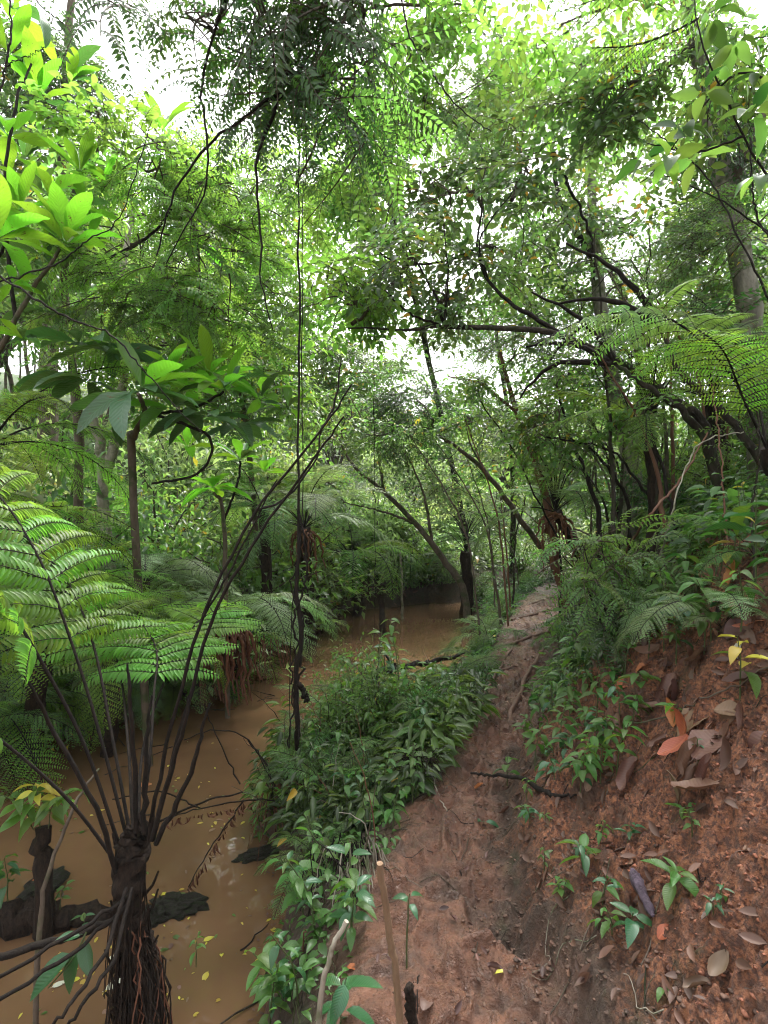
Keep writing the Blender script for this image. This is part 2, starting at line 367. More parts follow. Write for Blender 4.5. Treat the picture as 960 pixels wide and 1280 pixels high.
# ---------------------------------------------------------------- ground
def build_ground():
    def axis(segs):
        out = []
        for a, b, s0, s1 in segs:
            p = a
            while p < b - 1e-6:
                out.append(p); t = (p - a) / (b - a); p += s0 + (s1 - s0) * t
        out.append(segs[-1][1]); return np.array(out)
    ys = axis([(-20, .7, 1.2, .15), (.7, 1.1, .05, .012), (1.1, 3.6, .007, .011), (3.6, 8, .011, .05), (8, 16, .06, .2), (16, 95, .25, 3)])
    xs = axis([(-70, -8, 4, .3), (-8, -4, .3, .08), (-4, -.8, .08, .03), (-.8, 2.2, .007, .008), (2.2, 4.5, .008, .06), (4.5, 12, .06, .35), (12, 75, .4, 4)])
    X, Yy = np.meshgrid(xs, ys); H = hgt(X, Yy); ny, nx = X.shape
    i, j = np.meshgrid(np.arange(ny - 1), np.arange(nx - 1), indexing='ij')
    a = i * nx + j; Fq = np.stack([a, a + 1, a + nx + 1, a + nx], -1).reshape(-1, 4)
    mb = MB(); mb.add(np.stack([X, Yy, H], -1), Fq)
    m, nt, N, L = newmat('muddy_earth')
    at = N.new('ShaderNodeAttribute'); at.attribute_name = 'zone'; sp = N.new('ShaderNodeSeparateColor'); L.new(at.outputs['Color'], sp.inputs[0])
    geo = N.new('ShaderNodeNewGeometry'); pos = geo.outputs['Position']
    n1 = noise(N, L, 5, 6, .6, pos); n2 = noise(N, L, 26, 6, .7, pos); n3 = noise(N, L, 1.6, 4, .6, pos); n4 = noise(N, L, 90, 4, .7, pos)
    path = mixc(N, L, ramp(N, L, n1, [(.35, (0, 0, 0)), (.7, (1, 1, 1))]), (.125, .054, .031), (.26, .122, .074))
    path = mixc(N, L, ramp(N, L, n2, [(.3, (1, 1, 1)), (.5, (0, 0, 0))]), path, (.075, .04, .028))
    path = mixc(N, L, ramp(N, L, noise(N, L, 2.4, 5, .65, pos), [(.48, (0, 0, 0)), (.62, (1, 1, 1))]), path, (.10, .058, .04))
    clay = mixc(N, L, ramp(N, L, n2, [(.35, (0, 0, 0)), (.65, (1, 1, 1))]), (.16, .064, .034), (.42, .165, .075))
    clay = mixc(N, L, ramp(N, L, noise(N, L, 55, 5, .7, pos), [(.42, (1, 1, 1)), (.56, (0, 0, 0))]), clay, (.085, .036, .024))
    clay = mixc(N, L, ramp(N, L, n1, [(.52, (0, 0, 0)), (.66, (1, 1, 1))]), clay, (.10, .05, .032))
    clay = mixc(N, L, ramp(N, L, noise(N, L, 3.1, 5, .6, pos), [(.6, (0, 0, 0)), (.7, (1, 1, 1))]), clay, (.055, .058, .022))
    hum = mixc(N, L, ramp(N, L, n2, [(.35, (0, 0, 0)), (.65, (1, 1, 1))]), (.028, .020, .014), (.085, .052, .034))
    hum = mixc(N, L, ramp(N, L, n1, [(.55, (0, 0, 0)), (.68, (1, 1, 1))]), hum, (.04, .05, .02))
    hum = mixc(N, L, sp.outputs[2], hum, mixc(N, L, ramp(N, L, n3, [(.4, (0, 0, 0)), (.6, (1, 1, 1))]), (.035, .07, .018), (.07, .12, .035)))
    c = mixc(N, L, sp.outputs[0], hum, path); c = mixc(N, L, sp.outputs[1], c, clay)
    c = mixc(N, L, math_(N, L, 'MULTIPLY', n4, .35), c, (.05, .03, .02))
    bs = N.new('ShaderNodeBsdfPrincipled'); L.new(c, bs.inputs['Base Color'])
    rg = ramp(N, L, noise(N, L, 12, 4, .6, pos), [(.42, (.22,) * 3), (.64, (.6,) * 3)]); rg = mixc(N, L, sp.outputs[0], (.85, .85, .85), rg)
    L.new(rg, bs.inputs['Roughness'])
    bp = N.new('ShaderNodeBump'); bp.inputs['Strength'].default_value = 1.0; bp.inputs['Distance'].default_value = .02
    L.new(math_(N, L, 'SUBTRACT', 1.0, math_(N, L, 'MULTIPLY', sp.outputs[0], .12)), bp.inputs['Strength'])
    hh = math_(N, L, 'ADD', noise(N, L, 60, 6, .7, pos), math_(N, L, 'MULTIPLY', noise(N, L, 20, 4, .6, pos), 1.6))
    L.new(hh, bp.inputs['Height']); L.new(bp.outputs[0], bs.inputs['Normal'])
    out = N.new('ShaderNodeOutputMaterial'); L.new(bs.outputs[0], out.inputs[0])
    me = mb.mesh('ground', m)
    sr, sl, wob = zones(X, Yy); Lp = pathL(Yy) + wob * .8
    srb = sr + fbm(X, Yy, 4.5, 3, 88) * .16
    pth = sstep(-.28, .0, X - Lp) * (1 - sstep(-.06, .10, srb)) * (1 - sstep(11, 14, Yy))
    cl = sstep(.05, .26, srb) * (1 - sstep(1.05, 1.5, sr + fbm(X, Yy, 1.3, 2, 77) * .5)) * (1 - sstep(3.6, 5.2, Yy)) * (.35 + .65 * sstep(-.34, -.12, fbm(X, Yy, 1.5, 3, 55)))
    bed = sstep(-.1, .1, watR(Yy) - X) * sstep(-.2, .1, X - watL(Yy)); pth = np.maximum(pth, bed * (1 - sstep(13, 14, Yy)))
    far = np.clip(sstep(13, 17, Yy) + sstep(3, 5, sr) * .8 + sstep(1.5, 4, sl) * .8, 0, 1)
    col = np.stack([pth, cl, far, np.ones_like(cl)], -1).astype(np.float32)
    ca = me.attributes.new('zone', 'FLOAT_COLOR', 'POINT'); ca.data.foreach_set('color', col.ravel())
    tag(put('ground', me), kind='structure')
    return
build_ground()
def build_water():
    m, nt, N, L = newmat('muddy_water'); geo = N.new('ShaderNodeNewGeometry'); pos = geo.outputs['Position']
    c = mixc(N, L, ramp(N, L, noise(N, L, .8, 4, .6, pos), [(.35, (0, 0, 0)), (.7, (1, 1, 1))]), (.104, .060, .032), (.168, .094, .050))
    bs = N.new('ShaderNodeBsdfPrincipled'); L.new(c, bs.inputs['Base Color']); bs.inputs['Roughness'].default_value = .02; bs.inputs['IOR'].default_value = 1.33
    bp = N.new('ShaderNodeBump'); bp.inputs['Strength'].default_value = .3; bp.inputs['Distance'].default_value = .02
    mp = N.new('ShaderNodeMapping'); mp.inputs['Scale'].default_value = (1, .6, 1); L.new(pos, mp.inputs[0])
    L.new(math_(N, L, 'ADD', noise(N, L, 4.0, 2, .5, mp.outputs[0]), math_(N, L, 'MULTIPLY', noise(N, L, 17, 2, .5, mp.outputs[0]), .12)), bp.inputs['Height']); L.new(bp.outputs[0], bs.inputs['Normal'])
    out = N.new('ShaderNodeOutputMaterial'); L.new(bs.outputs[0], out.inputs[0])
    xs = np.linspace(-7, 3.5, 60); ys = np.linspace(-18, 15.5, 120); X, Yy = np.meshgrid(xs, ys); nx = 60
    i, j = np.meshgrid(np.arange(119), np.arange(59), indexing='ij'); a = i * nx + j
    mb = MB(); mb.add(np.stack([X, Yy, np.full_like(X, WATER)], -1), np.stack([a, a + 1, a + nx + 1, a + nx], -1).reshape(-1, 4))
    tag(put('water', mb.mesh('water', m)), kind='structure')
build_water()

# ---------------------------------------------------------------- leaf and spray prototypes
PR2 = leafproto(2, .8, .9, .4, .2); PR3 = leafproto(4, .85, .8, .45, .25); PR3b = leafproto(4, 1.2, .8, .3, .3)
PRB = leafproto(7, 1.25, .75, .30, .30, wave=.012); PRO = leafproto(7, .72, .85, .40, .35, wave=.010); PRL = leafproto(8, .9, .7, .35, .45, wave=.012)
def leafmesh(name, proto, mat, w, petiole=.12, arch=0):
    mb = MB(); leaves(mb, [[petiole, 0, 0]], [[1, 0, 0]], [[0, 0, 1]], 1, w, proto)
    if petiole:
        tube(mb, [(0, 0, 0), (petiole * .5, 0, .01), (petiole, 0, 0)], [.009, .006], 4, 0, False)
    return mb.mesh(name, mat)
LM = {}
for mk in ('herb', 'glossy', 'bigl', 'bigd', 'brown', 'russet', 'yellow', 'whiteleaf', 'litter', 'mid', 'lime', 'dark'):
    LM[mk] = [leafmesh('leaf', leafproto(7, .74, .85, .4, d, wave=wv), M[mk], w) for d, wv, w in ((.15, .006, .42), (.35, .012, .38), (.55, .014, .46))]
LB = {mk: [leafmesh('leaf', leafproto(9, 1.25, .72, .22, d, wave=wv), M[mk], w, .06) for d, wv, w in ((.12, .010, .27), (.3, .014, .33), (.5, .018, .30))] for mk in ('bigl', 'bigd', 'glossy', 'yellow', 'brown')}
def crumpled(seed, curl, fold, w, mat):
    q = np.random.default_rng(seed); nr, nc = 11, 7; t = np.linspace(0, 1, nr)[:, None]; u = np.linspace(-1, 1, nc)[None]
    wd = (np.sin(np.pi * np.clip(t, .02, .98) ** .9) ** .75) * .5 * w * (1 + .12 * vn(t * 7 + u * 0, u * 0 + seed, 3)); y0 = u * wd
    a = curl * t; x = np.where(abs(curl) > .01, np.sin(a) / curl, t) + 0 * u; zc = (1 - np.cos(a)) / curl + 0 * u
    ph = np.abs(y0) * fold / .25; y = np.sign(y0) * np.sin(np.minimum(ph, 2.6)) / (fold / .25 + 1e-6); z = zc + (1 - np.cos(np.minimum(ph, 2.6))) / (fold / .25 + 1e-6)
    z = z + (vn(t * 6 + seed, u * 2.5 + 5, 9) * .09 + vn(t * 14, u * 5 + seed, 8) * .035) * np.abs(u) ** .5; V = np.stack([x, y, z], -1).reshape(-1, 3)
    i, j = np.meshgrid(np.arange(nr - 1), np.arange(nc - 1), indexing='ij'); k = i * nc + j; mb = MB(); mb.add(V, np.stack([k, k + 1, k + nc + 1, k + nc], -1).reshape(-1, 4), np.stack([.5 + y0 / w * .5, t + 0 * u], -1).reshape(-1, 2))
    tube(mb, [(-.14, .01, .03), (-.06, 0, .005), (0, 0, 0)], [.008, .01], 4, 0, False); return mb.mesh('leaf', mat)
LC_ = {mk: [crumpled(sd, cu, fo, w, M[mk]) for sd, cu, fo, w in ((1, .9, .9, .55), (2, -.7, .5, .6), (3, 1.6, 1.2, .5), (4, .4, 1.7, .65), (5, -1.4, .8, .5))] for mk in ('brown', 'russet', 'litter')}
LC = LC_ or {mk: [leafmesh('leaf', leafproto(7, .9, .8, f, d, wave=wv), M[mk], w, .08) for f, d, wv, w in ((1.2, .6, .05, .45), (.3, -.5, .04, .5), (1.8, .2, .03, .4))] for mk in ('brown', 'russet', 'litter')}

def jit(q, n, s): return q.normal(0, s, (n, 3))
def spray_simple(seed, mat, length=.75, nside=9, leaf=.075, w=.036, droop=.25, pr=PR3, dens=1.0, side=.34):
    q = np.random.default_rng(seed); mb = MB(); pp = []; dd = []; nn = []
    t = np.linspace(0, 1, 9); main = np.stack([t * length, .05 * np.sin(t * 5 + seed), -droop * length * t ** 2], -1)
    tube(mb, main, [.006, .0015], 4, 1, False)
    for k in range(nside):
        u = (k + .6) / nside; b = np.array([np.interp(u, t, main[:, i]) for i in range(3)])
        sgn = 1 if k % 2 else -1; ang = sgn * R(q.uniform(35, 70)); L = side * (1 - .55 * u) * q.uniform(.7, 1.2)
        d = np.array([math.cos(ang), math.sin(ang), q.uniform(-.25, .35)]); s = np.linspace(0, 1, 5)
        tw = b + s[:, None] * d * L + np.stack([0 * s, 0 * s, -.25 * L * s ** 2], -1); tube(mb, tw, [.003, .001], 3, 1, False)
        n = max(3, int(L / leaf * 2.4 * dens))
        for i in range(n):
            v = (i + .8) / n; p = np.array([np.interp(v, s, tw[:, c]) for c in range(3)])
            sg = 1 if i % 2 else -1; a = ang + sg * R(q.uniform(35, 75)) * (1 - .6 * (i == n - 1))
            pp.append(p); dd.append([math.cos(a), math.sin(a), q.uniform(-.55, .2)]); nn.append([q.normal(0, .35), q.normal(0, .35), 1])
    M_ = len(pp); sc = q.uniform(.65, 1.2, M_)
    leaves(mb, pp, dd, nn, leaf * sc, w * sc, pr)
    return mb.mesh('leafy_branch', [mat, M['twig']])
def spray_pinnate(seed, mat, length=.7, nl=7, rach=.38, leaf=.055, w=.02, droop=.3, pairs=11, hang=.5, pr=PR2):
    q = np.random.default_rng(seed); mb = MB(); pp = []; dd = []; nn = []; LL = []
    t = np.linspace(0, 1, 8); main = np.stack([t * length, .04 * np.sin(t * 4 + seed), -droop * length * t ** 2], -1); tube(mb, main, [.007, .002], 4, 1, False)
    for k in range(nl):
        u = .15 + .85 * (k + .5) / nl; b = np.array([np.interp(u, t, main[:, i]) for i in range(3)])
        ang = (1 if k % 2 else -1) * R(q.uniform(20, 75)); d = np.array([math.cos(ang), math.sin(ang), q.uniform(-.1, .35)]); d /= np.linalg.norm(d)
        s = np.linspace(0, 1, 8); rl = rach * q.uniform(.75, 1.15); ra = b + s[:, None] * d * rl * (1 - .3 * hang * s[:, None]) + np.stack([0 * s, 0 * s, -hang * rl * s ** 2], -1)
        tube(mb, ra, [.0025, .001], 3, 1, False); T = norm(np.gradient(ra, axis=0)); side = norm(np.cross([0, 0, 1.0], T)); up = np.cross(T, side)
        for i in range(pairs):
            v = .12 + .88 * i / (pairs - 1); p = [np.interp(v, s, ra[:, c]) for c in range(3)]; tv = np.array([np.interp(v, s, T[:, c]) for c in range(3)]); sv = np.array([np.interp(v, s, side[:, c]) for c in range(3)]); uv_ = np.array([np.interp(v, s, up[:, c]) for c in range(3)])
            for sg in (-1, 1):
                pp.append(p); dd.append(tv * .55 + sg * sv * .8 - uv_ * q.uniform(.0, .35)); nn.append(uv_ + q.normal(0, .15, 3)); LL.append(leaf * (math.sin(math.pi * (.18 + .72 * v)) ** .6) * q.uniform(.85, 1.1))
    LL = np.array(LL); leaves(mb, pp, dd, nn, LL, LL * w / leaf, pr)
    return mb.mesh('leafy_branch', [mat, M['twig']])
SP = {}
SP['canopy'] = [spray_simple(s, M['canopy'], .8, 9, .105, .05) for s in range(3)]
SP['mid'] = [spray_simple(10 + s, M['mid'], .7, 9, .10, .044) for s in range(3)]
SP['lime'] = [spray_simple(20 + s, M['lime'], .7, 8, .12, .058) for s in range(3)]
SP['dark'] = [spray_simple(30 + s, M['dark'], .6, 10, .055, .024, pr=PR2) for s in range(3)]
SP['fine'] = [spray_simple(40 + s, M['canopy'], .8, 14, .045, .02, pr=PR2, side=.4) for s in range(3)]
SP['pin_dark'] = [spray_pinnate(50 + s, M['dark'], .7, 8, .36, .052, .019, hang=.7) for s in range(3)]
SP['pin_lime'] = [spray_pinnate(60 + s, M['lime'], .6, 8, .40, .062, .024, hang=.35) for s in range(3)]
SP['pin_mid'] = [spray_pinnate(70 + s, M['mid'], .6, 8, .40, .058, .022, hang=.5) for s in range(3)]
SP['under'] = [spray_simple(80 + s, M['under'], .5, 8, .065, .03) for s in range(3)]
SP['pale'] = [spray_simple(90 + s, M['pale'], .8, 10, .08, .04, pr=PR2) for s in range(3)]

def trunkpart(name, parent, pts, rad, mat, n=9, k=20, wob=.006, seed=0, bump=.06):
    mb = MB(); tube(mb, spline(pts, k, wob, seed), rad, n, 0, True, bump, seed)
    me = mb.mesh(name, M[mat]); me.transform(Matrix.Translation(-parent.location)); 
    o = bpy.data.objects.new(name, me); C.objects.link(o); o.parent = parent; return o
_ns = [0]
def clump(tree, mat, c, rad, n, kind, scale=1.0, root=None, down=-.15, twigs=7, tmat='twig', r0=.02):
    """leafy branches filling an ellipsoid round world point c; limbs run to them from root"""
    _ns[0] += 1; q = random.Random(1000 + _ns[0]); c = Vector(c); rad = Vector(rad)
    spots = []; subs = []
    for i in range(max(2, n // 6)):
        a_ = Vector((q.uniform(-1, 1), q.uniform(-1, 1), q.uniform(-1, 1)))
        subs.append(a_ * (.85 / max(.85, a_.length)))
    for i in range(n):
        while True:
            v = Vector((q.uniform(-1, 1), q.uniform(-1, 1), q.uniform(-1, 1)))
            if i % 5: v = subs[i % len(subs)] + v * .36
            if v.length <= 1.15: break
        p = c + Vector((v.x * rad.x, v.y * rad.y, v.z * rad.z))
        d = Vector((v.x, v.y, v.z * .4)) * 1.0 + Vector((q.gauss(0, .45), q.gauss(0, .45), q.gauss(0, .25) + down))
        if d.length < .1: d = Vector((1, 0, 0))
        s = scale * q.uniform(.75, 1.25)
        M_ = frame(p - d.normalized() * .3 * s, d, (q.gauss(0, .25), q.gauss(0, .25), 1), q.uniform(-.4, .4), s)
        put('leafy_branch', q.choice(SP[kind]), tree, M_); spots.append(p - d.normalized() * .3 * s)
    if root is not None:
        mb = MB(); root = Vector(root)
        mid = root.lerp(c, .55) + Vector((q.gauss(0, .08), q.gauss(0, .08), q.gauss(.05, .08)))
        main = spline([root, mid, c], 12, .01, _ns[0]); tube(mb, main, [r0, r0 * .4], 6, 0, False)
        for i in range(min(twigs, n)):
            e = spots[i * max(1, n // max(1, twigs)) % n]; b = Vector(main[q.randrange(4, 12)])
            m2 = b.lerp(e, .5) + Vector((q.gauss(0, .05), q.gauss(0, .05), q.gauss(.03, .05)))
            tube(mb, spline([b, m2, e], 8, .006, i), [r0 * .38, r0 * .12], 4, 0, False)
        me = mb.mesh('limb', M[tmat]); me.transform(Matrix.Translation(-tree.location)); o = bpy.data.objects.new('limb', me); C.objects.link(o); o.parent = tree
def pxr(px, py, Y, rx, ry, rY):
    return P(px, py, Y), (rx / F * Y, rY, ry / F * Y)

# ---------------------------------------------------------------- fern fronds
def frond_mesh(path, mats, pin=.28, npin=22, pinnule=.05, pw=.012, nq=16, stipe=.25, droop=.25, fwd=.35, up=(0, 0, 1), rr=.008, seed=0, pr=PR2, flat=.1, name='frond', split=None):
    q = np.random.default_rng(seed); mb = MB(); K = 26; pts = spline(path, K); t = np.linspace(0, 1, K)
    T = norm(np.gradient(pts, axis=0)); side = norm(np.cross(np.array(up, float), T)); U = np.cross(T, side)
    tube(mb, pts, [rr, rr * .75, rr * .3], 5, 1, False); pp = []; dd = []; nn = []; ll = []
    def at(A, v): return np.array([np.interp(v, t, A[:, c]) for c in range(3)])
    for k in range(npin):
        if npin <= 0: break
        v = stipe + (1 - stipe) * (k + .3) / npin; f = (v - stipe) / (1 - stipe)
        if q.random() < .04: continue
        rollk = q.normal(0, .12); pl = pin * (math.sin(math.pi * min(1, .22 + f * .78)) ** .75) * 1.0 + .01
        if f > .85: pl *= (1 - f) / .15 * .6 + .4
        b = at(pts, v); tv = at(T, v); sv = at(side, v); uv_ = at(U, v)
        for sg in (-1, 1):
            L = pl * q.uniform(.72, 1.1); droop_k = droop * q.uniform(.5, 1.9); d = sg * sv + tv * (fwd + .5 * f + q.normal(0, .06)) + uv_ * (flat + q.normal(0, .10)) + q.normal(0, .06, 3); d /= np.linalg.norm(d)
            s = np.linspace(0, 1, 6); pa = b + s[:, None] * d * L + np.array([0, 0, -1.0]) * (droop_k * L * s[:, None] ** 2)
            if split is None: tube(mb, pa, [rr * .28, rr * .1], 3, 1, False)
            n = max(4, int(nq * (L / pin)) if L < pin else nq); vv = (np.arange(n) + .5) / n
            B = np.stack([np.interp(vv, s, pa[:, c]) for c in range(3)], -1); Tp = norm(np.gradient(pa, axis=0)); TT = np.stack([np.interp(vv, s, Tp[:, c]) for c in range(3)], -1)
            up2 = uv_ + S0 * rollk if False else uv_ + sv * rollk; S2 = norm(np.cross(up2, TT)); N2 = np.cross(TT, S2)
            pq = pinnule * (np.sin(np.pi * (.30 + .66 * vv)) ** .8) * (.45 + .55 * L / pin)
            if split is not None:
                m2 = MB(); tube(m2, pa, [rr * .28, rr * .1], 4, 1, False)
                for s2 in (-1, 1):
                    leaves(m2, B, S2 * s2 + TT * .45 - N2 * .12 + q.normal(0, .05, (n, 3)), N2 + q.normal(0, .1, (n, 3)), pq, pw * (pq / pinnule) ** .5, pr)
                split.append(m2.mesh('pinna', mats)); continue
            for s2 in (-1, 1):
                pp.append(B); dd.append(S2 * s2 + TT * .45 - N2 * .12 + q.normal(0, .05, (n, 3))); nn.append(N2 + q.normal(0, .1, (n, 3))); ll.append(pq)
    if split is None:
      ll = np.concatenate(ll); leaves(mb, np.concatenate(pp), np.concatenate(dd), np.concatenate(nn), ll, np.full(len(ll), pw * 1.0) * (ll / ll.max()) ** .5, pr)
    return mb.mesh(name, mats)
def arch(L, el, bend, K=6):
    """path in XZ leaving the origin at elevation el and bending down by bend radians"""
    pts = [(0, 0, 0)]; x = z = 0
    for i in range(K):
        a = el - bend * ((i + .5) / K); x += math.cos(a) * L / K; z += math.sin(a) * L / K; pts.append((x, 0, z))
    return pts
FR = {}
for key, mt in (('fern', 'fern'), ('mid', 'fernmid'), ('silver', 'silver'), ('pale', 'pale')):
    FR[key] = [frond_mesh(arch(1.5, R(62 - 14 * s), R(85 + 15 * s)), [M[mt], M['dark_stem']], .30, 24, .05, .013, 16, .22, seed=s) for s in range(3)]
def frond_px(tree, pts, kind, **kw):
    w = [P(*p) for p in pts]; rr = kw.pop('rr', .008)
    sp = []; me = frond_mesh(w, [M[kind], M['dark_stem']], rr=rr, split=sp, **kw); me.transform(Matrix.Translation(-tree.location))
    o = bpy.data.objects.new('frond', me); C.objects.link(o); o.parent = tree
    for m2 in sp:
        m2.transform(Matrix.Translation(-tree.location)); c = bpy.data.objects.new('pinna', m2); C.objects.link(c); c.parent = o
    return o
def fern_rosette(tree, c, n, kind, scale=1, az=None, tilt=0, q=rnd):
    for i in range(n):
        a = (az[0] + (az[1] - az[0]) * (i + q.uniform(.2, .8)) / n) if az else 2 * math.pi * (i + q.uniform(-.3, .3)) / n
        M_ = Matrix.Translation(Vector(c)) @ Matrix.Rotation(a, 4, 'Z') @ Matrix.Rotation(q.uniform(-.2, .2) + tilt, 4, 'Y') @ Matrix.Rotation(q.uniform(-.25, .25), 4, 'X') @ Matrix.Scale(scale * q.uniform(.75, 1.15), 4)
        put('frond', q.choice(FR[kind]), tree, M_)

# ---------------------------------------------------------------- forest on the slopes
def crown_mesh(seed, mat, r=2.2, h=3.2, n=5200, leaf=.17, blobs=16):
    q = np.random.default_rng(seed); mb = MB()
    bc = norm(q.normal(0, 1, (blobs, 3))) * q.uniform(.3, 1, (blobs, 1)) * [r, r, h * .5]; br = q.uniform(.45, 1.0, blobs) * r * .42
    k = q.integers(0, blobs, n); d = norm(q.normal(0, 1, (n, 3)) * [1, 1, .8] + [0, 0, .25]); p = bc[k] + d * (br[k] * q.uniform(.35, 1.05, n))[:, None]
    dr = norm(d * [1, 1, .2] + q.normal(0, .5, (n, 3)) + [0, 0, -.25]); N_ = np.array([0, 0, 1]) + q.normal(0, .45, (n, 3))
    L = leaf * q.uniform(.6, 1.25, n); leaves(mb, p, dr, N_, L, L * .48, PR2)
    for i in range(blobs):
        tube(mb, spline([(0, 0, -h * .55), tuple(bc[i] * .4 + np.array([0, 0, -h * .15])), tuple(bc[i])], 7, .03, i), [.045, .012], 4, 1, False)
    return mb.mesh('crown', [M[mat], M['twig']])
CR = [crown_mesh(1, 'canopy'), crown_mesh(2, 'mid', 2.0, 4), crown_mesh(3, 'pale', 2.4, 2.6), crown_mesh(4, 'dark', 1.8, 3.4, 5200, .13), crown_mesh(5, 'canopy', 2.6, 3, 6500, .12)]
def small_trunk(seed, h=4.0):
    mb = MB(); q = random.Random(seed)
    tube(mb, spline([(0, 0, -.3), (q.gauss(0, .22), q.gauss(0, .22), h * .5), (0, 0, h)], 14, .01, seed), [.065, .03], 8, 0, False, .08, seed)
    return mb.mesh('trunk', M['bark'])
TRK = [small_trunk(i) for i in range(3)]
def forest_tree(x, y, s, ci, label, group, lift=4.0):
    for kk in range(4):
        z = g(x, y); cx = 480 + x / y * F; cyy = 640 - (z + (lift + .6) * s - 1.6) / y * F; rr = 2.4 * s / y * F
        if not (cx + rr > 105 and cx - rr < 275 and cyy - rr * .8 < 150): break
        lift *= .7
    else: return
    z = g(x, y); cx = 480 + x / y * F; cyy = 640 - (z + (lift + 2.4) * s - 1.6) / y * F
    t = None; t = thing('forest_tree', label, 'tree', (x, y, z), group)
    put('trunk', rnd.choice(TRK), t, Matrix.Translation((x, y, z)) @ Matrix.Rotation(rnd.random() * 6, 4, 'Z') @ Matrix.Diagonal((s, s, s * lift / 4, 1)))
    put('crown', CR[ci], t, Matrix.Translation((x, y, z + lift * s + .6 * s)) @ Matrix.Rotation(rnd.random() * 6, 4, 'Z') @ Matrix.Scale(s, 4))
    return t
def forest():
    # right slope
    for i in range(18):
        y = rnd.uniform(8.5, 26); x = pathR(y) + rnd.uniform(2.6, 12) + .1 * y
        forest_tree(float(x), y, rnd.uniform(.6, 1.0), rnd.choice([0, 1, 3, 4]), 'tree with a loose green crown rising from the steep slope beyond the path', 'trees on the slope beyond the path', rnd.uniform(3, 6))
    # left slope
    for i in range(26):
        y = rnd.uniform(11, 30); x = watL(min(y, 13)) - rnd.uniform(2.2, 15) - .12 * y
        forest_tree(float(x), y, rnd.uniform(.7, 1.15), rnd.choice([0, 1, 2, 2, 4]), 'tree with a leafy green crown on the slope across the creek', 'trees on the slope across the creek', rnd.uniform(3, 6))
    # tall shrubs closing the understorey across the creek
    for i in range(46):
        y = rnd.uniform(6.5, 15); x = float(watL(y)) - rnd.uniform(.5, 6.5)
        shrub(x, y, rnd.uniform(1.2, 2.1), rnd.choice(['mid', 'under', 'mid', 'pale']), 'low leafy shrub on the bank across the creek', 'shrubs on the bank across the creek')
    for i in range(26):
        y = rnd.uniform(6.5, 15); x = float(pathR(y)) + rnd.uniform(1.0, 7)
        shrub(x, y, rnd.uniform(.9, 1.7), rnd.choice(['mid', 'under', 'dark']), 'low dark-leaved shrub on the steep slope above the path', 'shrubs on the slope above the path')
    # head of the valley
    for i in range(26):
        y = rnd.uniform(19, 44); x = rnd.uniform(-.42, .42) * y
        forest_tree(x, y, rnd.uniform(.6, 1.0), rnd.choice([0, 2, 2, 2, 1]), 'pale green tree on the far hillside at the head of the creek', 'trees on the far hillside', rnd.uniform(1.2, 3.0))
def far_shrub_mesh(seed, mat, r=.8, n=1500, leaf=.09):
    q = np.random.default_rng(seed); mb = MB(); stems = 16; e = norm(q.normal(0, 1, (stems, 3)) * [1, 1, .6] + [0, 0, .7]) * r * q.uniform(.6, 1.1, (stems, 1)); e[:, 2] = np.abs(e[:, 2]) + .1
    for i in range(stems): tube(mb, spline([(0, 0, -.1), tuple(e[i] * [.35, .35, .7]), tuple(e[i])], 7, .012, i), [.012, .004], 4, 1, False)
    k = q.integers(0, stems, n); u = q.uniform(.25, 1.05, n); p = e[k] * np.stack([u ** 1.3, u ** 1.3, u ** .8], -1) + q.normal(0, .11 * r / .8, (n, 3)); p[:, 2] = np.abs(p[:, 2])
    d = norm(q.normal(0, .7, (n, 3)) + e[k] * [1, 1, .2] + [0, 0, -.2]); L = leaf * q.uniform(.6, 1.25, n)
    leaves(mb, p, d, np.array([0, 0, 1]) + q.normal(0, .35, (n, 3)), L, L * .42, PR2); return mb.mesh('foliage', [M[mat], M['twig']])
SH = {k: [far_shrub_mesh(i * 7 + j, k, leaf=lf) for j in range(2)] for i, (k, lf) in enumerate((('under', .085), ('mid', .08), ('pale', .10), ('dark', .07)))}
def shrub(x, y, s, kind, label, group=None, name='shrub'):
    z = g(x, y); t = thing(name, label, 'shrub', (x, y, z), group)
    put('foliage', rnd.choice(SH[kind]), t, Matrix.Translation((x, y, z)) @ Matrix.Rotation(rnd.random() * 6, 4, 'Z') @ Matrix.Diagonal((s, s, s * rnd.uniform(.8, 1.3), 1))); return t
forest()
for i in range(72):
    y = rnd.uniform(14.6, 36); x = rnd.uniform(-.5, .55) * y
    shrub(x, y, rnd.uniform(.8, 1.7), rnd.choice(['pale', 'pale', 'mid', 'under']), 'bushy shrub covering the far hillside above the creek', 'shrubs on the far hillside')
for i in range(110):
    y = rnd.uniform(4.8, 17); x = float(watL(y)) - rnd.uniform(.25, 11) * (1 if y > 6.5 else .5)
    shrub(x, y, rnd.uniform(.5, 1.1), rnd.choice(['under', 'mid', 'mid', 'dark']), 'low leafy shrub on the bank across the creek', 'shrubs on the bank across the creek')
for i in range(70):
    y = rnd.uniform(3.6, 15); x = float(pathR(y)) + rnd.uniform(.55, 6.5) + (0.75 if y < 5 else 0)
    shrub(x, y, rnd.uniform(.35, .85), rnd.choice(['under', 'under', 'dark', 'mid']), 'low dark-leaved shrub on the steep slope above the path', 'shrubs on the slope above the path')
for i in range(26):
    y = rnd.uniform(5.6, 14.5); x = float(watR(y)) + rnd.uniform(.1, .95) * max(.2, float(pathL(y) - watR(y)) - .25)
    shrub(x, y, rnd.uniform(.18, .34), rnd.choice(['under', 'under', 'mid']), 'small leafy shrub between the creek and the path', 'shrubs between creek and path')
for i in range(16):
    y = 13.55 + .5 * rnd.random(); shrub(-1.0 + 2.6 * i / 15 + rnd.uniform(-.1, .1), y, rnd.uniform(.55, .9), rnd.choice(['mid', 'under', 'pale']), 'leafy shrub closing off the far end of the creek', 'shrubs at the far end of the creek')
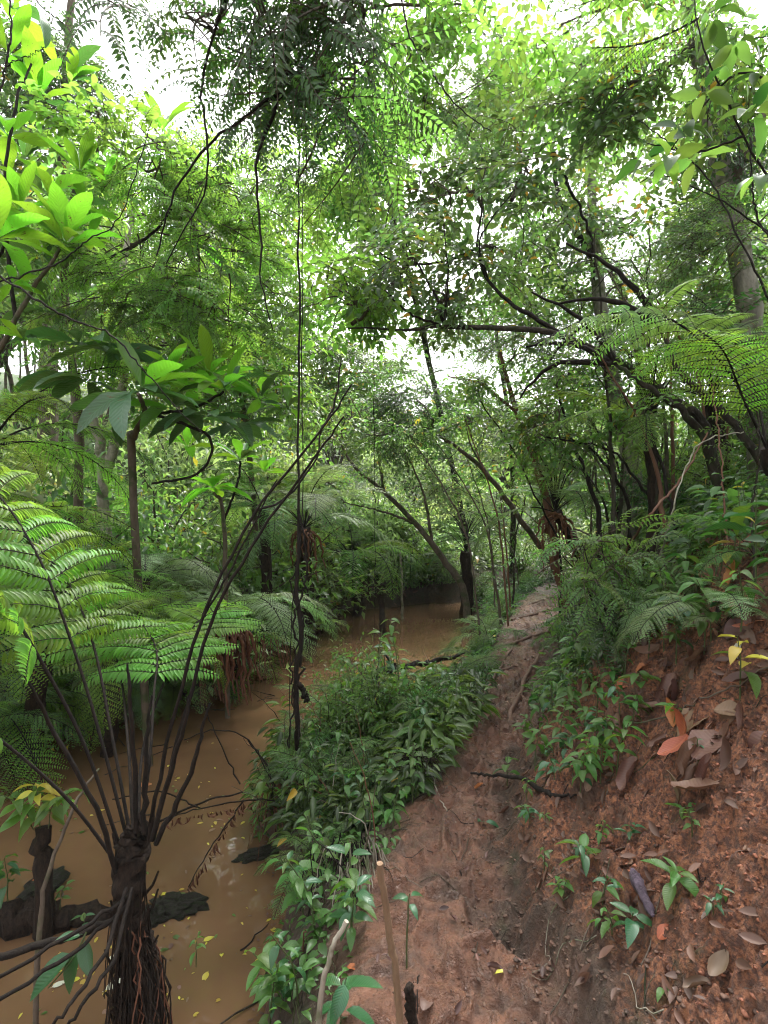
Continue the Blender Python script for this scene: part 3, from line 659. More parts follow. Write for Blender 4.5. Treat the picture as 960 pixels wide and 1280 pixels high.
for px, py, Y, s, k in ((430, 735, 14.2, 1.0, 'under'), (520, 745, 14.6, .8, 'under'), (560, 740, 14.4, .8, 'mid'), (610, 700, 15, 1.2, 'under'), (650, 690, 14, 1.0, 'under'), (690, 720, 13, .9, 'dark'), (600, 740, 12.5, .6, 'under')):
    p = P(px, py, Y); shrub(p.x, Y, s, k, 'leafy shrub closing off the far end of the creek', 'shrubs at the far end of the creek')

def carpet(name, label, n, fx, mats, leaf=.07, hmax=.35, per=12, w=.45, pr=PR3, seed=0, spread=.10):
    """ground plants nobody could count"""
    q = np.random.default_rng(seed); x, y = fx(q, n); z = hgt(x, y); mb = MB()
    ok = (z > WATER + .03) & (vn(x * 2.3, y * 2.3, seed + 5) + .45 * (q.random(n) - .5) > -.22); x, y, z = x[ok], y[ok], z[ok]; n = len(x); hh = q.uniform(.25, 1, n) * hmax * np.clip(.6 + fbm(x, y, 1.2, 2, seed + 3) * 1.6, .2, 1.3)
    k = np.repeat(np.arange(n), per); u = q.uniform(.15, 1, n * per); a = q.uniform(0, 6.283, n * per); rr = spread * (.3 + u) * (hh[k] / hmax + .4)
    p = np.stack([x[k] + np.cos(a) * rr, y[k] + np.sin(a) * rr, z[k] + hh[k] * u + .01], -1)
    d = np.stack([np.cos(a), np.sin(a), q.uniform(-.5, .35, n * per)], -1); sz = (.7 + .6 * q.random(n))[k] * q.uniform(.7, 1.2, n * per) * leaf
    pt = vn(x * 1.9, y * 1.9, seed + 9) + .25 * (q.random(n) - .5); mm = np.clip(((pt + .5) * len(mats)).astype(int), 0, len(mats) - 1)[k]; sz = sz * (.65 + 1.0 * np.clip(vn(x * 2.7, y * 2.7, seed + 13) + .5, 0, 1))[k]
    N_ = np.array([0, 0, 1]) + q.normal(0, .3, (n * per, 3))
    for m in range(len(mats)):
        s = mm == m; leaves(mb, p[s], d[s], N_[s], sz[s], sz[s] * w, pr, m)
    ns = min(n, 1500)
    for i in range(ns):
        tube(mb, [(x[i], y[i], z[i] - .01), (x[i] + .01, y[i], z[i] + hh[i] * .5), (x[i] - .01, y[i] + .01, z[i] + hh[i])], [.003, .0012], 3, len(mats), False)
    tag(put(name, mb.mesh(name, [M[m] for m in mats] + [M['green_stem']])), label, 'undergrowth', kind='stuff')
def fr_right(y0, y1, a, b):
    def f(q, n):
        y = y0 + (y1 - y0) * q.random(n) ** 1.3; return pathR(y) + q.uniform(a, b, n), y
    return f
def fr_left(y0, y1, a, b):
    def f(q, n):
        y = y0 + (y1 - y0) * q.random(n) ** 1.3; return watL(y) - q.uniform(a, b, n), y
    return f
def fr_mid(y0, y1):
    def f(q, n):
        y = y0 + (y1 - y0) * q.random(n) ** 1.2; l = watR(y) - .02; r = pathL(y) - .10; return l + (r - l) * q.random(n), y
    return f
carpet('undergrowth', 'low leafy ground plants covering the bank across the creek', 6000, fr_left(4.5, 18, .0, 14), ['under', 'mid', 'dark'], .085, .45, 12, seed=1)
carpet('undergrowth', 'dark leafy ground plants on the steep slope above the clay bank', 4800, fr_right(1.5, 15, 1.15, 7.5), ['under', 'dark', 'under'], .075, .38, 11, seed=2)
carpet('undergrowth', 'ground plants lining the far edge of the muddy path', 2300, fr_right(3.4, 14, .16, 2.0), ['under', 'mid', 'dark'], .06, .32, 12, seed=3, w=.34)
carpet('undergrowth', 'small-leaved plants between the creek and the muddy path', 1300, fr_mid(5.2, 13.8), ['under', 'mid', 'dark', 'under'], .065, .14, 10, seed=4, w=.32)
carpet('undergrowth', 'small-leaved plants on the earth mound beside the creek', 480, fr_mid(3.2, 5.3), ['under', 'herb', 'dark', 'mid'], .095, .40, 11, seed=5, spread=.09, w=.3)
carpet('undergrowth', 'sparse green weeds on the low strip beside the near water', 60, fr_mid(1.9, 3.2), ['under', 'herb'], .05, .26, 11, seed=6, spread=.06)
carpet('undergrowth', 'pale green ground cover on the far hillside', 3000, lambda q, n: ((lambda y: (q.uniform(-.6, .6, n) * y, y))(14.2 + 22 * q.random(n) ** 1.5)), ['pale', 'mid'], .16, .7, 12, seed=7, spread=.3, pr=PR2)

# ---------------------------------------------------------------- leaf litter
def litter(name, label, n, fx, leaf, mats, seed):
    q = np.random.default_rng(seed); x, y = fx(q, n); z = hgt(x, y); ok = z > WATER + .02; x, y, z = x[ok], y[ok], z[ok]; n = len(x); mb = MB()
    e = .03; nx = -(hgt(x + e, y) - hgt(x - e, y)) / (2 * e); nyy = -(hgt(x, y + e) - hgt(x, y - e)) / (2 * e)
    N_ = norm(np.stack([nx, nyy, np.ones(n)], -1)) + q.normal(0, .3, (n, 3)); a = q.uniform(0, 6.283, n); d = np.stack([np.cos(a), np.sin(a), 0 * a], -1)
    N_ = norm(N_); d = norm(d - (d * N_).sum(1, keepdims=True) * N_)
    L = leaf * q.uniform(.4, 1.3, n); mm = q.integers(0, len(mats), n); p = np.stack([x, y, z + .012], -1) - d * L[:, None] * .5
    for m in range(len(mats)):
        s = mm == m; leaves(mb, p[s], d[s], N_[s], L[s], L[s] * .42, leafproto(4, .9, .8, .6, -.2), m)
    tag(put(name, mb.mesh(name, [M[m] for m in mats])), label, 'leaf litter', kind='stuff')
litter('leaf_litter', 'small dead brown leaves strewn over the clay bank', 1100, fr_right(1.2, 5, .05, 2.2), .055, ['litter', 'litter', 'brown'], 11)
litter('leaf_litter', 'dead leaves lying thick on the dark slope', 3800, fr_right(2.4, 14, 1.3, 6), .11, ['litter', 'brown', 'litter'], 12)
litter('leaf_litter', 'dead leaves lying on the bank across the creek', 1500, fr_left(4.6, 14, 0, 6), .12, ['litter', 'brown'], 13)
litter('leaf_litter', 'bits of dead leaf trodden into the muddy path', 160, lambda q, n: ((lambda y: (pathL(y) + (pathR(y) - pathL(y)) * q.random(n), y))(1.4 + 9 * q.random(n) ** 1.5)), .035, ['litter', 'brown'], 14)

# ---------------------------------------------------------------- traced trees
def tree(name, label, base, trunks=(), clumps=(), cat='tree', group=None):
    """trunks: (pixel-depth points, radii, material); clumps: (px,py,Y,rx,ry,rY,n,kind,scale,(root px,py,Y)|None)"""
    t = thing(name, label, cat, base, group)
    for i, (pts, rad, mat) in enumerate(trunks):
        w = [p if isinstance(p, Vector) else P(*p) for p in pts]
        big = max(np.atleast_1d(rad)) > .025
        trunkpart('trunk' if i == 0 else 'limb', t, w, rad, mat, 9 if big else 6, 30 if big else 22, .006 if big else .004, len(label) + i)
    for c in clumps:
        px, py, Y, rx, ry, rY, n, kind, sc, root = c
        ctr, r3 = pxr(px, py, Y, rx, ry, rY)
        clump(t, None, ctr, r3, n, kind, sc, None if root is None else P(*root))
    return t
def gb(px, py, Y, sink=.1):
    """ground point under a traced point"""
    p = P(px, py, Y); p.z = g(p.x, p.y) - sink; return p

b = gb(712, 770, 8.2)
tree('leaning_tree', 'slender reddish-brown tree leaning over the far end of the muddy path', b,
     [([b, (706, 745, 8.2), (692, 690, 8.2), (684, 630, 8.1), (668, 575, 8.0), (645, 515, 7.9), (625, 440, 7.8)], [.085, .07, .05, .025], 'barkred'),
      ([(668, 575, 8.0), (700, 520, 7.8), (720, 470, 7.6)], [.03, .012], 'barkred'), ([(645, 515, 7.9), (600, 480, 8), (560, 470, 8.1)], [.025, .01], 'barkred')],
     [(640, 430, 7.8, 60, 45, .6, 24, 'mid', .9, (630, 460, 7.8)), (720, 460, 7.5, 50, 40, .5, 16, 'mid', .9, (715, 480, 7.6))])
b = gb(712, 735, 9.4)
tree('leaning_tree', 'thin bare-stemmed tree bowing left across the reddish tree', b,
     [([b, (690, 705, 9.4), (655, 655, 9.2), (615, 600, 9.0), (575, 562, 8.8), (535, 535, 8.6)], [.06, .05, .035, .02], 'bark'), ([(615, 600, 9), (590, 560, 9), (580, 520, 9)], [.02, .008], 'bark')],
     [(520, 500, 8.4, 55, 48, .5, 62, 'dark', .8, (545, 540, 8.6)), (470, 545, 8.2, 40, 30, .4, 14, 'dark', .7, (535, 535, 8.6)), (585, 520, 9, 40, 30, .5, 16, 'mid', .8, (580, 530, 9))])
b = gb(586, 762, 11.3)
tree('leaning_tree', 'brown tree leaning out from the bank over the far creek water', b,
     [([b, (578, 735, 11.3), (555, 700, 11.2), (520, 655, 11.0), (480, 615, 10.8), (440, 580, 10.6), (420, 540, 10.5)], [.085, .07, .052, .035, .015], 'bark'),
      ([(520, 655, 11), (480, 640, 10.6), (430, 628, 10.4)], [.03, .01], 'bark'), ([(540, 680, 11.1), (530, 620, 11), (510, 570, 11)], [.035, .012], 'bark'), ([(480, 615, 10.8), (470, 560, 10.6), (440, 500, 10.6)], [.03, .01], 'bark')],
     [(440, 520, 10.4, 60, 40, .8, 30, 'mid', 1, (430, 560, 10.5)), (505, 565, 11, 50, 35, .6, 20, 'canopy', 1, (510, 590, 11)), (400, 600, 10.3, 40, 25, .5, 12, 'canopy', .9, (430, 628, 10.4))])
# the big leaning canopy tree from the right slope
b = gb(905, 560, 5.0)
tree('canopy_tree', 'canopy tree with a long dark limb reaching left over the path', b,
     [([b, (880, 535, 5.0), (850, 505, 5.0), (805, 472, 4.95), (760, 445, 4.9), (715, 425, 4.85), (680, 414, 4.8), (620, 410, 4.8), (555, 408, 4.8), (500, 412, 4.8), (435, 408, 4.8)], [.045, .042, .04, .036, .03, .028, .026, .023, .018, .012, .006], 'dark_bark'),
      ([(715, 426, 4.85), (680, 405, 4.9), (640, 380, 5.0), (610, 350, 5.1), (597, 310, 5.2), (603, 250, 5.3)], [.025, .021, .017, .013, .008], 'dark_stem'),
      ([(597, 310, 5.2), (560, 325, 5.2), (500, 330, 5.2), (455, 300, 5.2)], [.016, .006], 'dark_stem'),
      ([(555, 408, 4.8), (545, 370, 4.9), (515, 320, 5), (490, 270, 5)], [.016, .006], 'dark_stem'),
      ([(555, 408, 4.8), (560, 350, 4.8), (555, 280, 4.8)], [.014, .005], 'dark_stem'),
      ([(555, 408, 4.8), (510, 390, 4.7), (470, 350, 4.6)], [.012, .005], 'dark_stem'),
      ([(610, 350, 5.1), (600, 300, 4.9), (640, 240, 4.8)], [.012, .004], 'dark_stem')],
     [(560, 240, 5.2, 90, 60, .6, 20, 'canopy', .9, (603, 260, 5.3)), (620, 310, 5.3, 80, 50, .6, 14, 'canopy', .85, (600, 320, 5.2)), (500, 340, 5, 70, 50, .6, 18, 'canopy', .8, (520, 330, 5)),
      (660, 220, 5.4, 80, 60, .6, 18, 'canopy', .9, (640, 250, 4.9)), (430, 380, 4.9, 60, 40, .5, 18, 'lime', .8, (440, 405, 4.8)), (560, 370, 5, 60, 30, .5, 10, 'canopy', .8, (550, 380, 4.9))])
b = gb(957, 560, 4.4)
tree('canopy_tree', 'thick pale trunk with dark climbers at the edge of the slope', b,
     [([b, (948, 500, 4.4), (938, 400, 4.4), (925, 320, 4.45), (908, 240, 4.5), (890, 150, 4.6), (868, 40, 4.7), (840, -80, 4.8)], [.11, .10, .09, .085, .08, .07, .06, .04], 'barkmoss'),
      ([(908, 240, 4.5), (950, 150, 4.5), (990, 40, 4.5)], [.05, .03], 'bark')],
     [(860, 60, 4.6, 90, 80, .8, 30, 'canopy', .9, (868, 40, 4.7)), (760, 110, 4.9, 70, 70, .8, 20, 'canopy', .9, (868, 60, 4.7)), (940, 130, 4.3, 60, 80, .5, 20, 'dark', 1, (940, 170, 4.5)), (700, 30, 5, 70, 50, .8, 24, 'lime', .9, (850, -20, 4.8)), (930, 300, 5.2, 60, 80, .6, 24, 'mid', .8, None), (930, 260, 3.9, 60, 110, .3, 16, 'fine', .8, None), (900, 390, 3.9, 40, 60, .3, 12, 'dark', .8, None), (945, 60, 3.6, 50, 70, .3, 14, 'mid', .8, None), (850, 330, 4.6, 60, 50, .4, 16, 'pin_mid', .9, None), (950, 470, 4.0, 30, 60, .3, 12, 'fine', .8, None)])
b = gb(785, 640, 7.2)
tree('canopy_tree', 'pale straight trunk standing behind the black-stalked tree fern', b,
     [([b, (790, 590, 7.2), (775, 520, 7.3), (757, 430, 7.4), (745, 330, 7.6), (738, 210, 7.8), (730, 80, 8)], [.13, .12, .11, .09, .06, .04], 'barkmoss'), ([(745, 330, 7.6), (700, 250, 7.6), (690, 180, 7.6)], [.05, .02], 'dark_stem')],
     [(700, 280, 7.4, 90, 60, .9, 36, 'canopy', 1, (740, 300, 7.6)), (800, 260, 7.6, 80, 80, .9, 28, 'canopy', 1, (742, 290, 7.7)), (700, 120, 7.8, 90, 80, 1, 24, 'canopy', 1, (735, 160, 7.9)), (800, 350, 7.4, 80, 60, .8, 34, 'mid', .9, (750, 380, 7.5)), (860, 420, 7, 70, 60, .8, 26, 'mid', .9, None), (850, 170, 7, 80, 70, .9, 24, 'canopy', 1, None)])
b = gb(640, 640, 14)
tree('canopy_tree', 'slim background tree closing the gap beyond the leaning trees', b,
     [([b, (640, 560, 14), (625, 450, 14), (610, 330, 14), (600, 200, 14)], [.07, .05, .03], 'dark_bark')],
     [(580, 270, 13.5, 70, 60, 1.5, 22, 'fine', 1.7, (610, 330, 14)), (660, 400, 13.5, 70, 55, 1.5, 34, 'fine', 1.7, (620, 430, 14)), (640, 550, 13.5, 90, 60, 1.5, 54, 'canopy', 1.6, (638, 560, 14)), (730, 570, 12.5, 80, 70, 1.5, 44, 'mid', 1.5, None), (560, 600, 14, 50, 40, 1.2, 24, 'pale', 1.5, None), (420, 440, 13, 60, 40, 1.2, 30, 'fine', 1.6, (600, 330, 14)), (380, 470, 13, 60, 40, 1.2, 34, 'mid', 1.4, None), (460, 460, 13.5, 60, 40, 1.2, 44, 'canopy', 1.5, None), (430, 500, 13, 60, 40, 1.2, 34, 'mid', 1.5, None), (520, 505, 13.5, 60, 30, 1.2, 34, 'canopy', 1.5, None), (600, 500, 13.5, 60, 30, 1.2, 26, 'fine', 1.5, None), (590, 440, 13, 60, 30, 1.2, 16, 'fine', 1.4, (620, 430, 14)), (540, 400, 12, 60, 30, 1, 12, 'fine', 1.3, None)])
b = gb(800, 660, 10)
tree('canopy_tree', 'tall small-leaved tree behind the slope with open sky between its leaves', b,
     [([b, (800, 560, 10), (790, 400, 10), (700, 220, 10), (650, 60, 10)], [.10, .08, .06, .03], 'dark_bark')],
     [(640, 90, 9.6, 100, 70, 1.2, 36, 'fine', 1.4, (660, 90, 10)), (560, 150, 9.6, 70, 70, 1.2, 26, 'fine', 1.4, (680, 150, 10)), (720, 190, 9.6, 80, 60, 1.2, 26, 'canopy', 1.3, (700, 220, 10)), (700, 360, 9.5, 80, 50, 1, 32, 'fine', 1.3, (780, 380, 10)), (900, 200, 9, 80, 120, 1.2, 32, 'mid', 1.3, None), (880, 400, 9, 100, 90, 1.2, 50, 'mid', 1.2, None), (770, 480, 9.5, 90, 60, 1.2, 44, 'dark', 1.5, None)])
b = gb(590, 700, 15.5)
tree('canopy_tree', 'bright lime-leaved tree rising in the middle above the creek', b,
     [([b, (560, 560, 14), (520, 380, 9), (480, 200, 7), (500, 40, 6.6)], [.08, .06, .035, .02], 'dark_bark')],
     [(540, 60, 6.2, 60, 60, .6, 34, 'lime', .9, (500, 60, 6.6)), (560, 140, 6.2, 60, 50, .6, 26, 'pin_mid', 1, (490, 120, 6.7)), (470, 200, 6.8, 60, 80, .8, 44, 'lime', 1, (480, 200, 7)), (450, 300, 7, 60, 60, .8, 34, 'lime', 1, (500, 290, 8)), (610, 40, 6.4, 60, 40, .6, 18, 'mid', .9, (510, 40, 6.6))])
# left side
b = gb(150, 700, 7)
tree('creekside_tree', 'pale forked trunk standing behind the large dark-leaved branch', b,
     [([b, (132, 660, 7), (128, 610, 7), (126, 560, 7), (118, 530, 7), (112, 505, 7)], [.075, .065, .06, .045], 'barkpale'), ([(128, 600, 7.05), (142, 560, 7), (150, 505, 7), (158, 440, 7.1), (150, 360, 7.2), (170, 250, 7.4)], [.065, .06, .045, .03], 'barkpale')],
     [(120, 420, 7.2, 110, 60, 1, 50, 'mid', 1, (152, 400, 7.1)), (240, 440, 7.6, 100, 60, 1, 54, 'mid', 1, (158, 440, 7.1)), (80, 330, 7.4, 90, 80, 1, 50, 'canopy', 1, (152, 340, 7.2)), (230, 280, 7.6, 90, 80, 1, 44, 'pin_mid', 1.3, (168, 270, 7.4)), (330, 470, 8.6, 70, 80, 1, 46, 'mid', 1.1, None), (350, 360, 8.4, 60, 60, 1, 36, 'lime', 1.1, None)])
b = gb(95, 640, 5.6)
tree('creekside_tree', 'thin dark trunk carrying lime feathery foliage over the creek bank', b,
     [([b, (98, 560, 5.6), (92, 470, 5.6), (80, 345, 5.6), (95, 240, 5.4), (130, 170, 5.2)], [.05, .045, .035, .02], 'bark'), ([(80, 345, 5.6), (180, 300, 5.2), (230, 240, 5)], [.02, .008], 'dark_stem')],
     [(135, 185, 5, 50, 32, .5, 22, 'lime', .75, (130, 170, 5.2)), (200, 210, 4.8, 60, 35, .5, 22, 'pin_lime', .9, (130, 175, 5.2)), (170, 330, 5.2, 80, 50, .6, 26, 'pin_lime', .95, (180, 300, 5.2)), (250, 330, 5, 70, 80, .6, 32, 'pin_lime', .95, (230, 250, 5)),
      (310, 260, 5.2, 60, 80, .6, 34, 'pin_lime', .9, None), (160, 400, 5.2, 80, 40, .6, 24, 'pin_mid', .95, None), (290, 400, 5.2, 80, 50, .6, 36, 'pin_lime', .9, None), (20, 240, 5.4, 60, 80, .6, 30, 'canopy', .9, None), (250, 190, 5.4, 50, 50, .5, 20, 'pin_mid', .9, None)])
b = gb(60, 660, 10)
tree('creekside_tree', 'tall fine-leaved tree whose dark twigs stand against the white sky', b,
     [([b, (60, 500, 10), (70, 300, 10), (85, 60, 10), (95, -80, 10)], [.2, .15, .08, .04], 'bark')],
     [(95, 60, 9.8, 50, 60, .9, 34, 'dark', 1.3, (85, 90, 10)), (50, 130, 9.8, 70, 70, 1, 40, 'dark', 1.5, (80, 150, 10)), (115, 120, 9.6, 30, 35, .8, 14, 'dark', 1.1, (82, 150, 10)), (20, 40, 9.6, 40, 60, .8, 22, 'canopy', 1.4, None), (110, 240, 9.8, 90, 50, 1, 36, 'canopy', 1.4, None), (300, 210, 10.5, 60, 40, 1, 12, 'dark', 1.3, None), (300, 290, 10.5, 110, 60, 1, 44, 'canopy', 1.4, None)])
# overhanging dark pinnate tree, trunk out of the picture
bx, by = -3.4, 1.1; bz = max(g(bx, by), WATER)
b = Vector((-4.9, 1.2, g(-4.9, 1.2) - .1))
tree('overhanging_tree', 'dark feathery branch hanging down into the top of the view', b,
     [([b, Vector((-4.6, 1.4, 2.0)), Vector((-3.2, 1.9, 4.2)), Vector((-1.6, 2.4, 4.75)), P(300, -60, 2.7), P(365, -10, 2.8), P(358, 60, 2.85), P(350, 118, 2.9)], [.2, .16, .1, .06, .03, .02, .014], 'bark'),
      ([(350, 116, 2.9), (300, 150, 2.95), (255, 188, 3.0), (215, 250, 3.05), (195, 320, 3.1)], [.010, .007, .004], 'dark_stem'),
      ([(352, 118, 2.9), (330, 170, 2.9), (320, 215, 2.9), (326, 300, 2.9), (326, 350, 2.9), (342, 415, 2.9)], [.010, .006, .003], 'dark_stem'),
      ([P(300, -60, 2.7), P(270, 30, 2.8), P(253, 110, 2.85), P(259, 180, 2.85), P(255, 240, 2.9), P(205, 330, 3.0)], [.007, .006, .003], 'dark_stem'),
      ([P(300, -60, 2.7), P(460, -40, 2.7), P(520, -20, 2.8)], [.03, .015], 'bark')],
     [(330, 25, 2.9, 35, 30, .4, 3, 'pin_dark', 0.98, (300, -60, 2.7)), (390, 95, 2.9, 50, 70, .35, 6, 'pin_dark', 1.05, (358, 60, 2.85)), (450, 60, 3.0, 35, 60, .3, 5, 'pin_dark', 1.05, (460, -40, 2.7)), (400, 35, 2.9, 75, 45, .4, 12, 'pin_dark', 1.05, (362, 20, 2.85)), (325, 55, 2.9, 45, 35, .3, 3, 'pin_dark', 0.98, (300, -50, 2.7)), (395, 120, 3.0, 42, 45, .3, 5, 'pin_dark', 0.98, (358, 90, 2.9)), (410, 110, 3.5, 50, 60, .4, 5, 'pin_mid', 1.20, (400, 30, 3.1)), (440, 150, 3.6, 35, 50, .3, 3, 'pin_mid', 1.20, None), (260, 35, 2.9, 35, 30, .25, 3, 'pin_dark', 1.05, (280, 0, 2.75)), (450, 15, 2.8, 50, 30, .3, 5, 'pin_dark', 1.05, (460, -40, 2.7)), (140, -5, 2.9, 30, 18, .2, 3, 'pin_dark', 0.90, None), (385, 190, 3.2, 35, 30, .3, 3, 'pin_mid', 1.05, None)])

# ---------------------------------------------------------------- big-leaved trees on the left
def rosette(t, c, n, L, kinds, el=(10, 60), az=(0, 360), q=rnd, roll=.3, bank=LB):
    for i in range(n):
        a = R(az[0] + (az[1] - az[0]) * (i + q.uniform(.15, .85)) / n); e = R(q.uniform(*el))
        d = Vector((math.cos(a) * math.cos(e), math.sin(a) * math.cos(e), math.sin(e))); s = L * q.uniform(.7, 1.15)
        me = q.choice(bank[q.choice(kinds)])
        put('leaf', me, t, frame(Vector(c), d, (0, 0, 1), q.gauss(0, roll), s))
def bigleaf(label, base, stems, ros):
    t = thing('big_leaved_tree', label, 'tree', base)
    for i, (pts, rad) in enumerate(stems): trunkpart('trunk' if i == 0 else 'limb', t, [p if isinstance(p, Vector) else P(*p) for p in pts], rad, 'bark' if i == 0 else 'dark_stem', 8, 24, .004, i + len(label))
    for (px, py, Y, n, L, kinds, el, az) in ros: rosette(t, P(px, py, Y), n, L, kinds, el, az)
    return t
BL = ['bigl']; BM = ['bigl', 'bigl', 'bigd']; BD = ['bigd']
b = gb(-60, 700, 4.6)
bigleaf('tree with huge upright lime leaves high above the fern fronds', b,
        [([b, (-40, 560, 4.5), (20, 400, 4.3), (75, 310, 4.2)], [.035, .028, .02, .012]), ([(20, 400, 4.3), (5, 250, 4.3), (20, 130, 4.4), (40, 80, 4.5)], [.016, .012, .008]), ([(5, 250, 4.3), (-10, 330, 4.2), (10, 300, 4)], [.015, .01])],
        [(82, 305, 4.1, 12, .48, BL, (10, 75), (-10, 350)), (25, 265, 4.1, 11, .42, BL, (10, 70), (0, 360)), (60, 245, 4.4, 7, .36, BL, (20, 80), (0, 360)), (48, 125, 4.7, 8, .44, BM, (20, 75), (0, 360)), (85, 105, 4.8, 6, .40, BM, (15, 65), (-60, 90)), (12, 70, 4.6, 7, .5, BM, (20, 75), (0, 360)), (100, 215, 4.6, 7, .32, BL, (20, 80), (0, 360)), (15, 355, 3.9, 9, .22, BL, (-10, 50), (0, 360)), (105, 260, 4.7, 7, .3, BM, (0, 60), (0, 360)), (30, 200, 5, 8, .34, BM, (0, 60), (0, 360)), (30, 425, 4.2, 8, .26, BM, (-10, 40), (0, 360)), (-5, 300, 3.8, 9, .42, BL, (0, 70), (0, 360)), (55, 320, 4.6, 9, .34, BM, (0, 50), (0, 360)), (110, 300, 4.8, 8, .34, BM, (0, 60), (0, 360)), (10, 170, 4.4, 8, .4, BM, (0, 60), (0, 360)), (130, 235, 5.0, 7, .3, BL, (10, 70), (0, 360)), (15, 10, 4.6, 7, .42, BM, (0, 60), (0, 360)), (60, 390, 4.8, 8, .34, BD, (-20, 30), (0, 360))])
b = gb(190, 650, 4.9)
bigleaf('branching tree with broad leathery leaves spread flat over the fern stalks', b,
        [([b, (165, 590, 4.6), (168, 545, 4.4), (180, 515, 4.3), (172, 492, 4.2)], [.035, .03, .02, .014]), ([(180, 515, 4.3), (260, 545, 4.3), (250, 590, 4.5), (190, 605, 4.7)], [.012, .01]), ([(180, 520, 4.3), (240, 510, 4.4), (280, 490, 4.5)], [.014, .009])],
        [(172, 490, 4.1, 9, .52, BD, (-20, 12), (140, 400)), (178, 486, 4.15, 7, .5, BL, (25, 75), (-40, 170)), (212, 470, 4.3, 8, .32, BL, (20, 80), (0, 360)), (280, 488, 4.5, 12, .38, BM, (5, 75), (0, 360)), (262, 470, 4.6, 7, .36, BL, (30, 80), (0, 360)), (255, 520, 4.3, 10, .4, BD, (-15, 15), (0, 360)), (325, 500, 4.7, 9, .34, BM, (0, 70), (0, 360)), (110, 475, 4.3, 6, .5, BD, (-15, 10), (60, 260)), (215, 510, 4.4, 9, .4, BM, (-10, 40), (0, 360)), (240, 490, 4.8, 9, .34, BL, (10, 70), (0, 360)), (330, 470, 5.2, 9, .34, BM, (0, 60), (0, 360)), (360, 510, 5.0, 8, .3, BM, (0, 60), (0, 360)), (150, 450, 4.8, 8, .4, BM, (0, 50), (0, 360)), (300, 530, 4.8, 8, .34, BD, (-20, 20), (0, 360)), (140, 430, 4.4, 5, .45, BD, (-30, 10), (0, 360)), (100, 430, 4.6, 6, .5, BD, (-5, 30), (0, 360))])
b = gb(285, 690, 6.0)
bigleaf('low tree with rosettes of narrow green leaves above the creek bank', b,
        [([b, (280, 660, 5.9), (268, 615, 5.8)], [.03, .014]), ([(280, 650, 5.9), (298, 600, 5.9), (300, 575, 5.9)], [.014, .01])],
        [(266, 610, 5.7, 15, .38, ['bigl', 'bigd'], (-10, 50), (0, 360)), (300, 575, 5.8, 10, .34, BM, (10, 70), (0, 360)), (235, 560, 6.2, 8, .36, BM, (10, 70), (0, 360)), (330, 590, 6.2, 8, .3, BM, (0, 60), (0, 360))])
b = gb(330, 560, 9.5)
bigleaf('big-leaved sapling showing above the treetops near the sky gap', b,
        [([b, (300, 480, 8), (230, 300, 6.4), (205, 170, 6)], [.05, .03, .015])],
        [(203, 165, 5.9, 8, .4, BM, (10, 80), (0, 360)), (225, 200, 6, 5, .4, BM, (0, 60), (0, 360)), (250, 310, 6.2, 6, .4, BL, (20, 80), (0, 360))])
# one dark leaf pair hanging near the top corner
t = thing('leaf_spray', 'two dark drooping leaves seen against the sky', 'leaf', P(40, -20, 2.6))
trunkpart('stem', t, [P(20, -60, 2.6), P(45, 0, 2.6), P(80, 30, 2.6)], [.004, .002], 'dark_stem', 5, 8, 0)
put('leaf', LB['bigd'][1], t, frame(P(42, -3, 2.6), P(66, 45, 2.62) - P(42, -3, 2.6), (1, -.2, .2), 0, .21)); put('leaf', LM['bigd'][1], t, frame(P(68, 24, 2.6), P(86, 40, 2.6) - P(68, 24, 2.6), (.5, -1, .5), 0, .09))

# top right: near leaves
t = thing('leafy_climber', 'climber with broad lime and dark leaves beside the pale trunk', 'climber', P(960, 300, 2.6))
for pts in ([(985, 260, 2.6), (930, 170, 2.5), (880, 60, 2.4), (860, -40, 2.4)], [(990, 120, 2.3), (930, 90, 2.4), (880, 130, 2.5), (830, 200, 2.6), (800, 230, 2.6)], [(930, 170, 2.5), (870, 190, 2.5), (810, 180, 2.5)], [(975, 300, 3.2), (900, 250, 3.1), (820, 215, 3)]):
    trunkpart('stem', t, [P(*p) for p in pts], [.006, .002], 'dark_stem', 5, 16, .003)
for (px, py, Y, n, L, k) in ((915, 95, 2.4, 4, .12, ['lime']), (880, 115, 2.4, 6, .15, ['mid', 'dark']), (850, 160, 2.5, 6, .15, ['mid', 'dark']), (835, 200, 2.5, 6, .15, ['lime', 'mid']), (805, 200, 2.6, 5, .14, ['mid', 'dark']), (870, 200, 2.6, 5, .15, ['mid']), (940, 140, 2.3, 6, .15, ['mid', 'dark']), (920, 50, 2.4, 6, .15, ['mid', 'dark']), (955, 90, 2.3, 5, .14, ['dark', 'mid']), (890, 20, 2.5, 6, .14, ['mid', 'dark']), (945, 220, 2.6, 5, .12, ['mid'])):
    rosette(t, P(px, py, Y), n, L, k, (-50, 30), (0, 360), bank=LM, roll=.6)
trunkpart('stem', t, [g3 if isinstance(g3, Vector) else P(*g3) for g3 in [gb(1010, 560, 3.2), (995, 400, 3), (985, 260, 2.6)]], [.012, .006], 'dark_stem', 6, 16, .003)

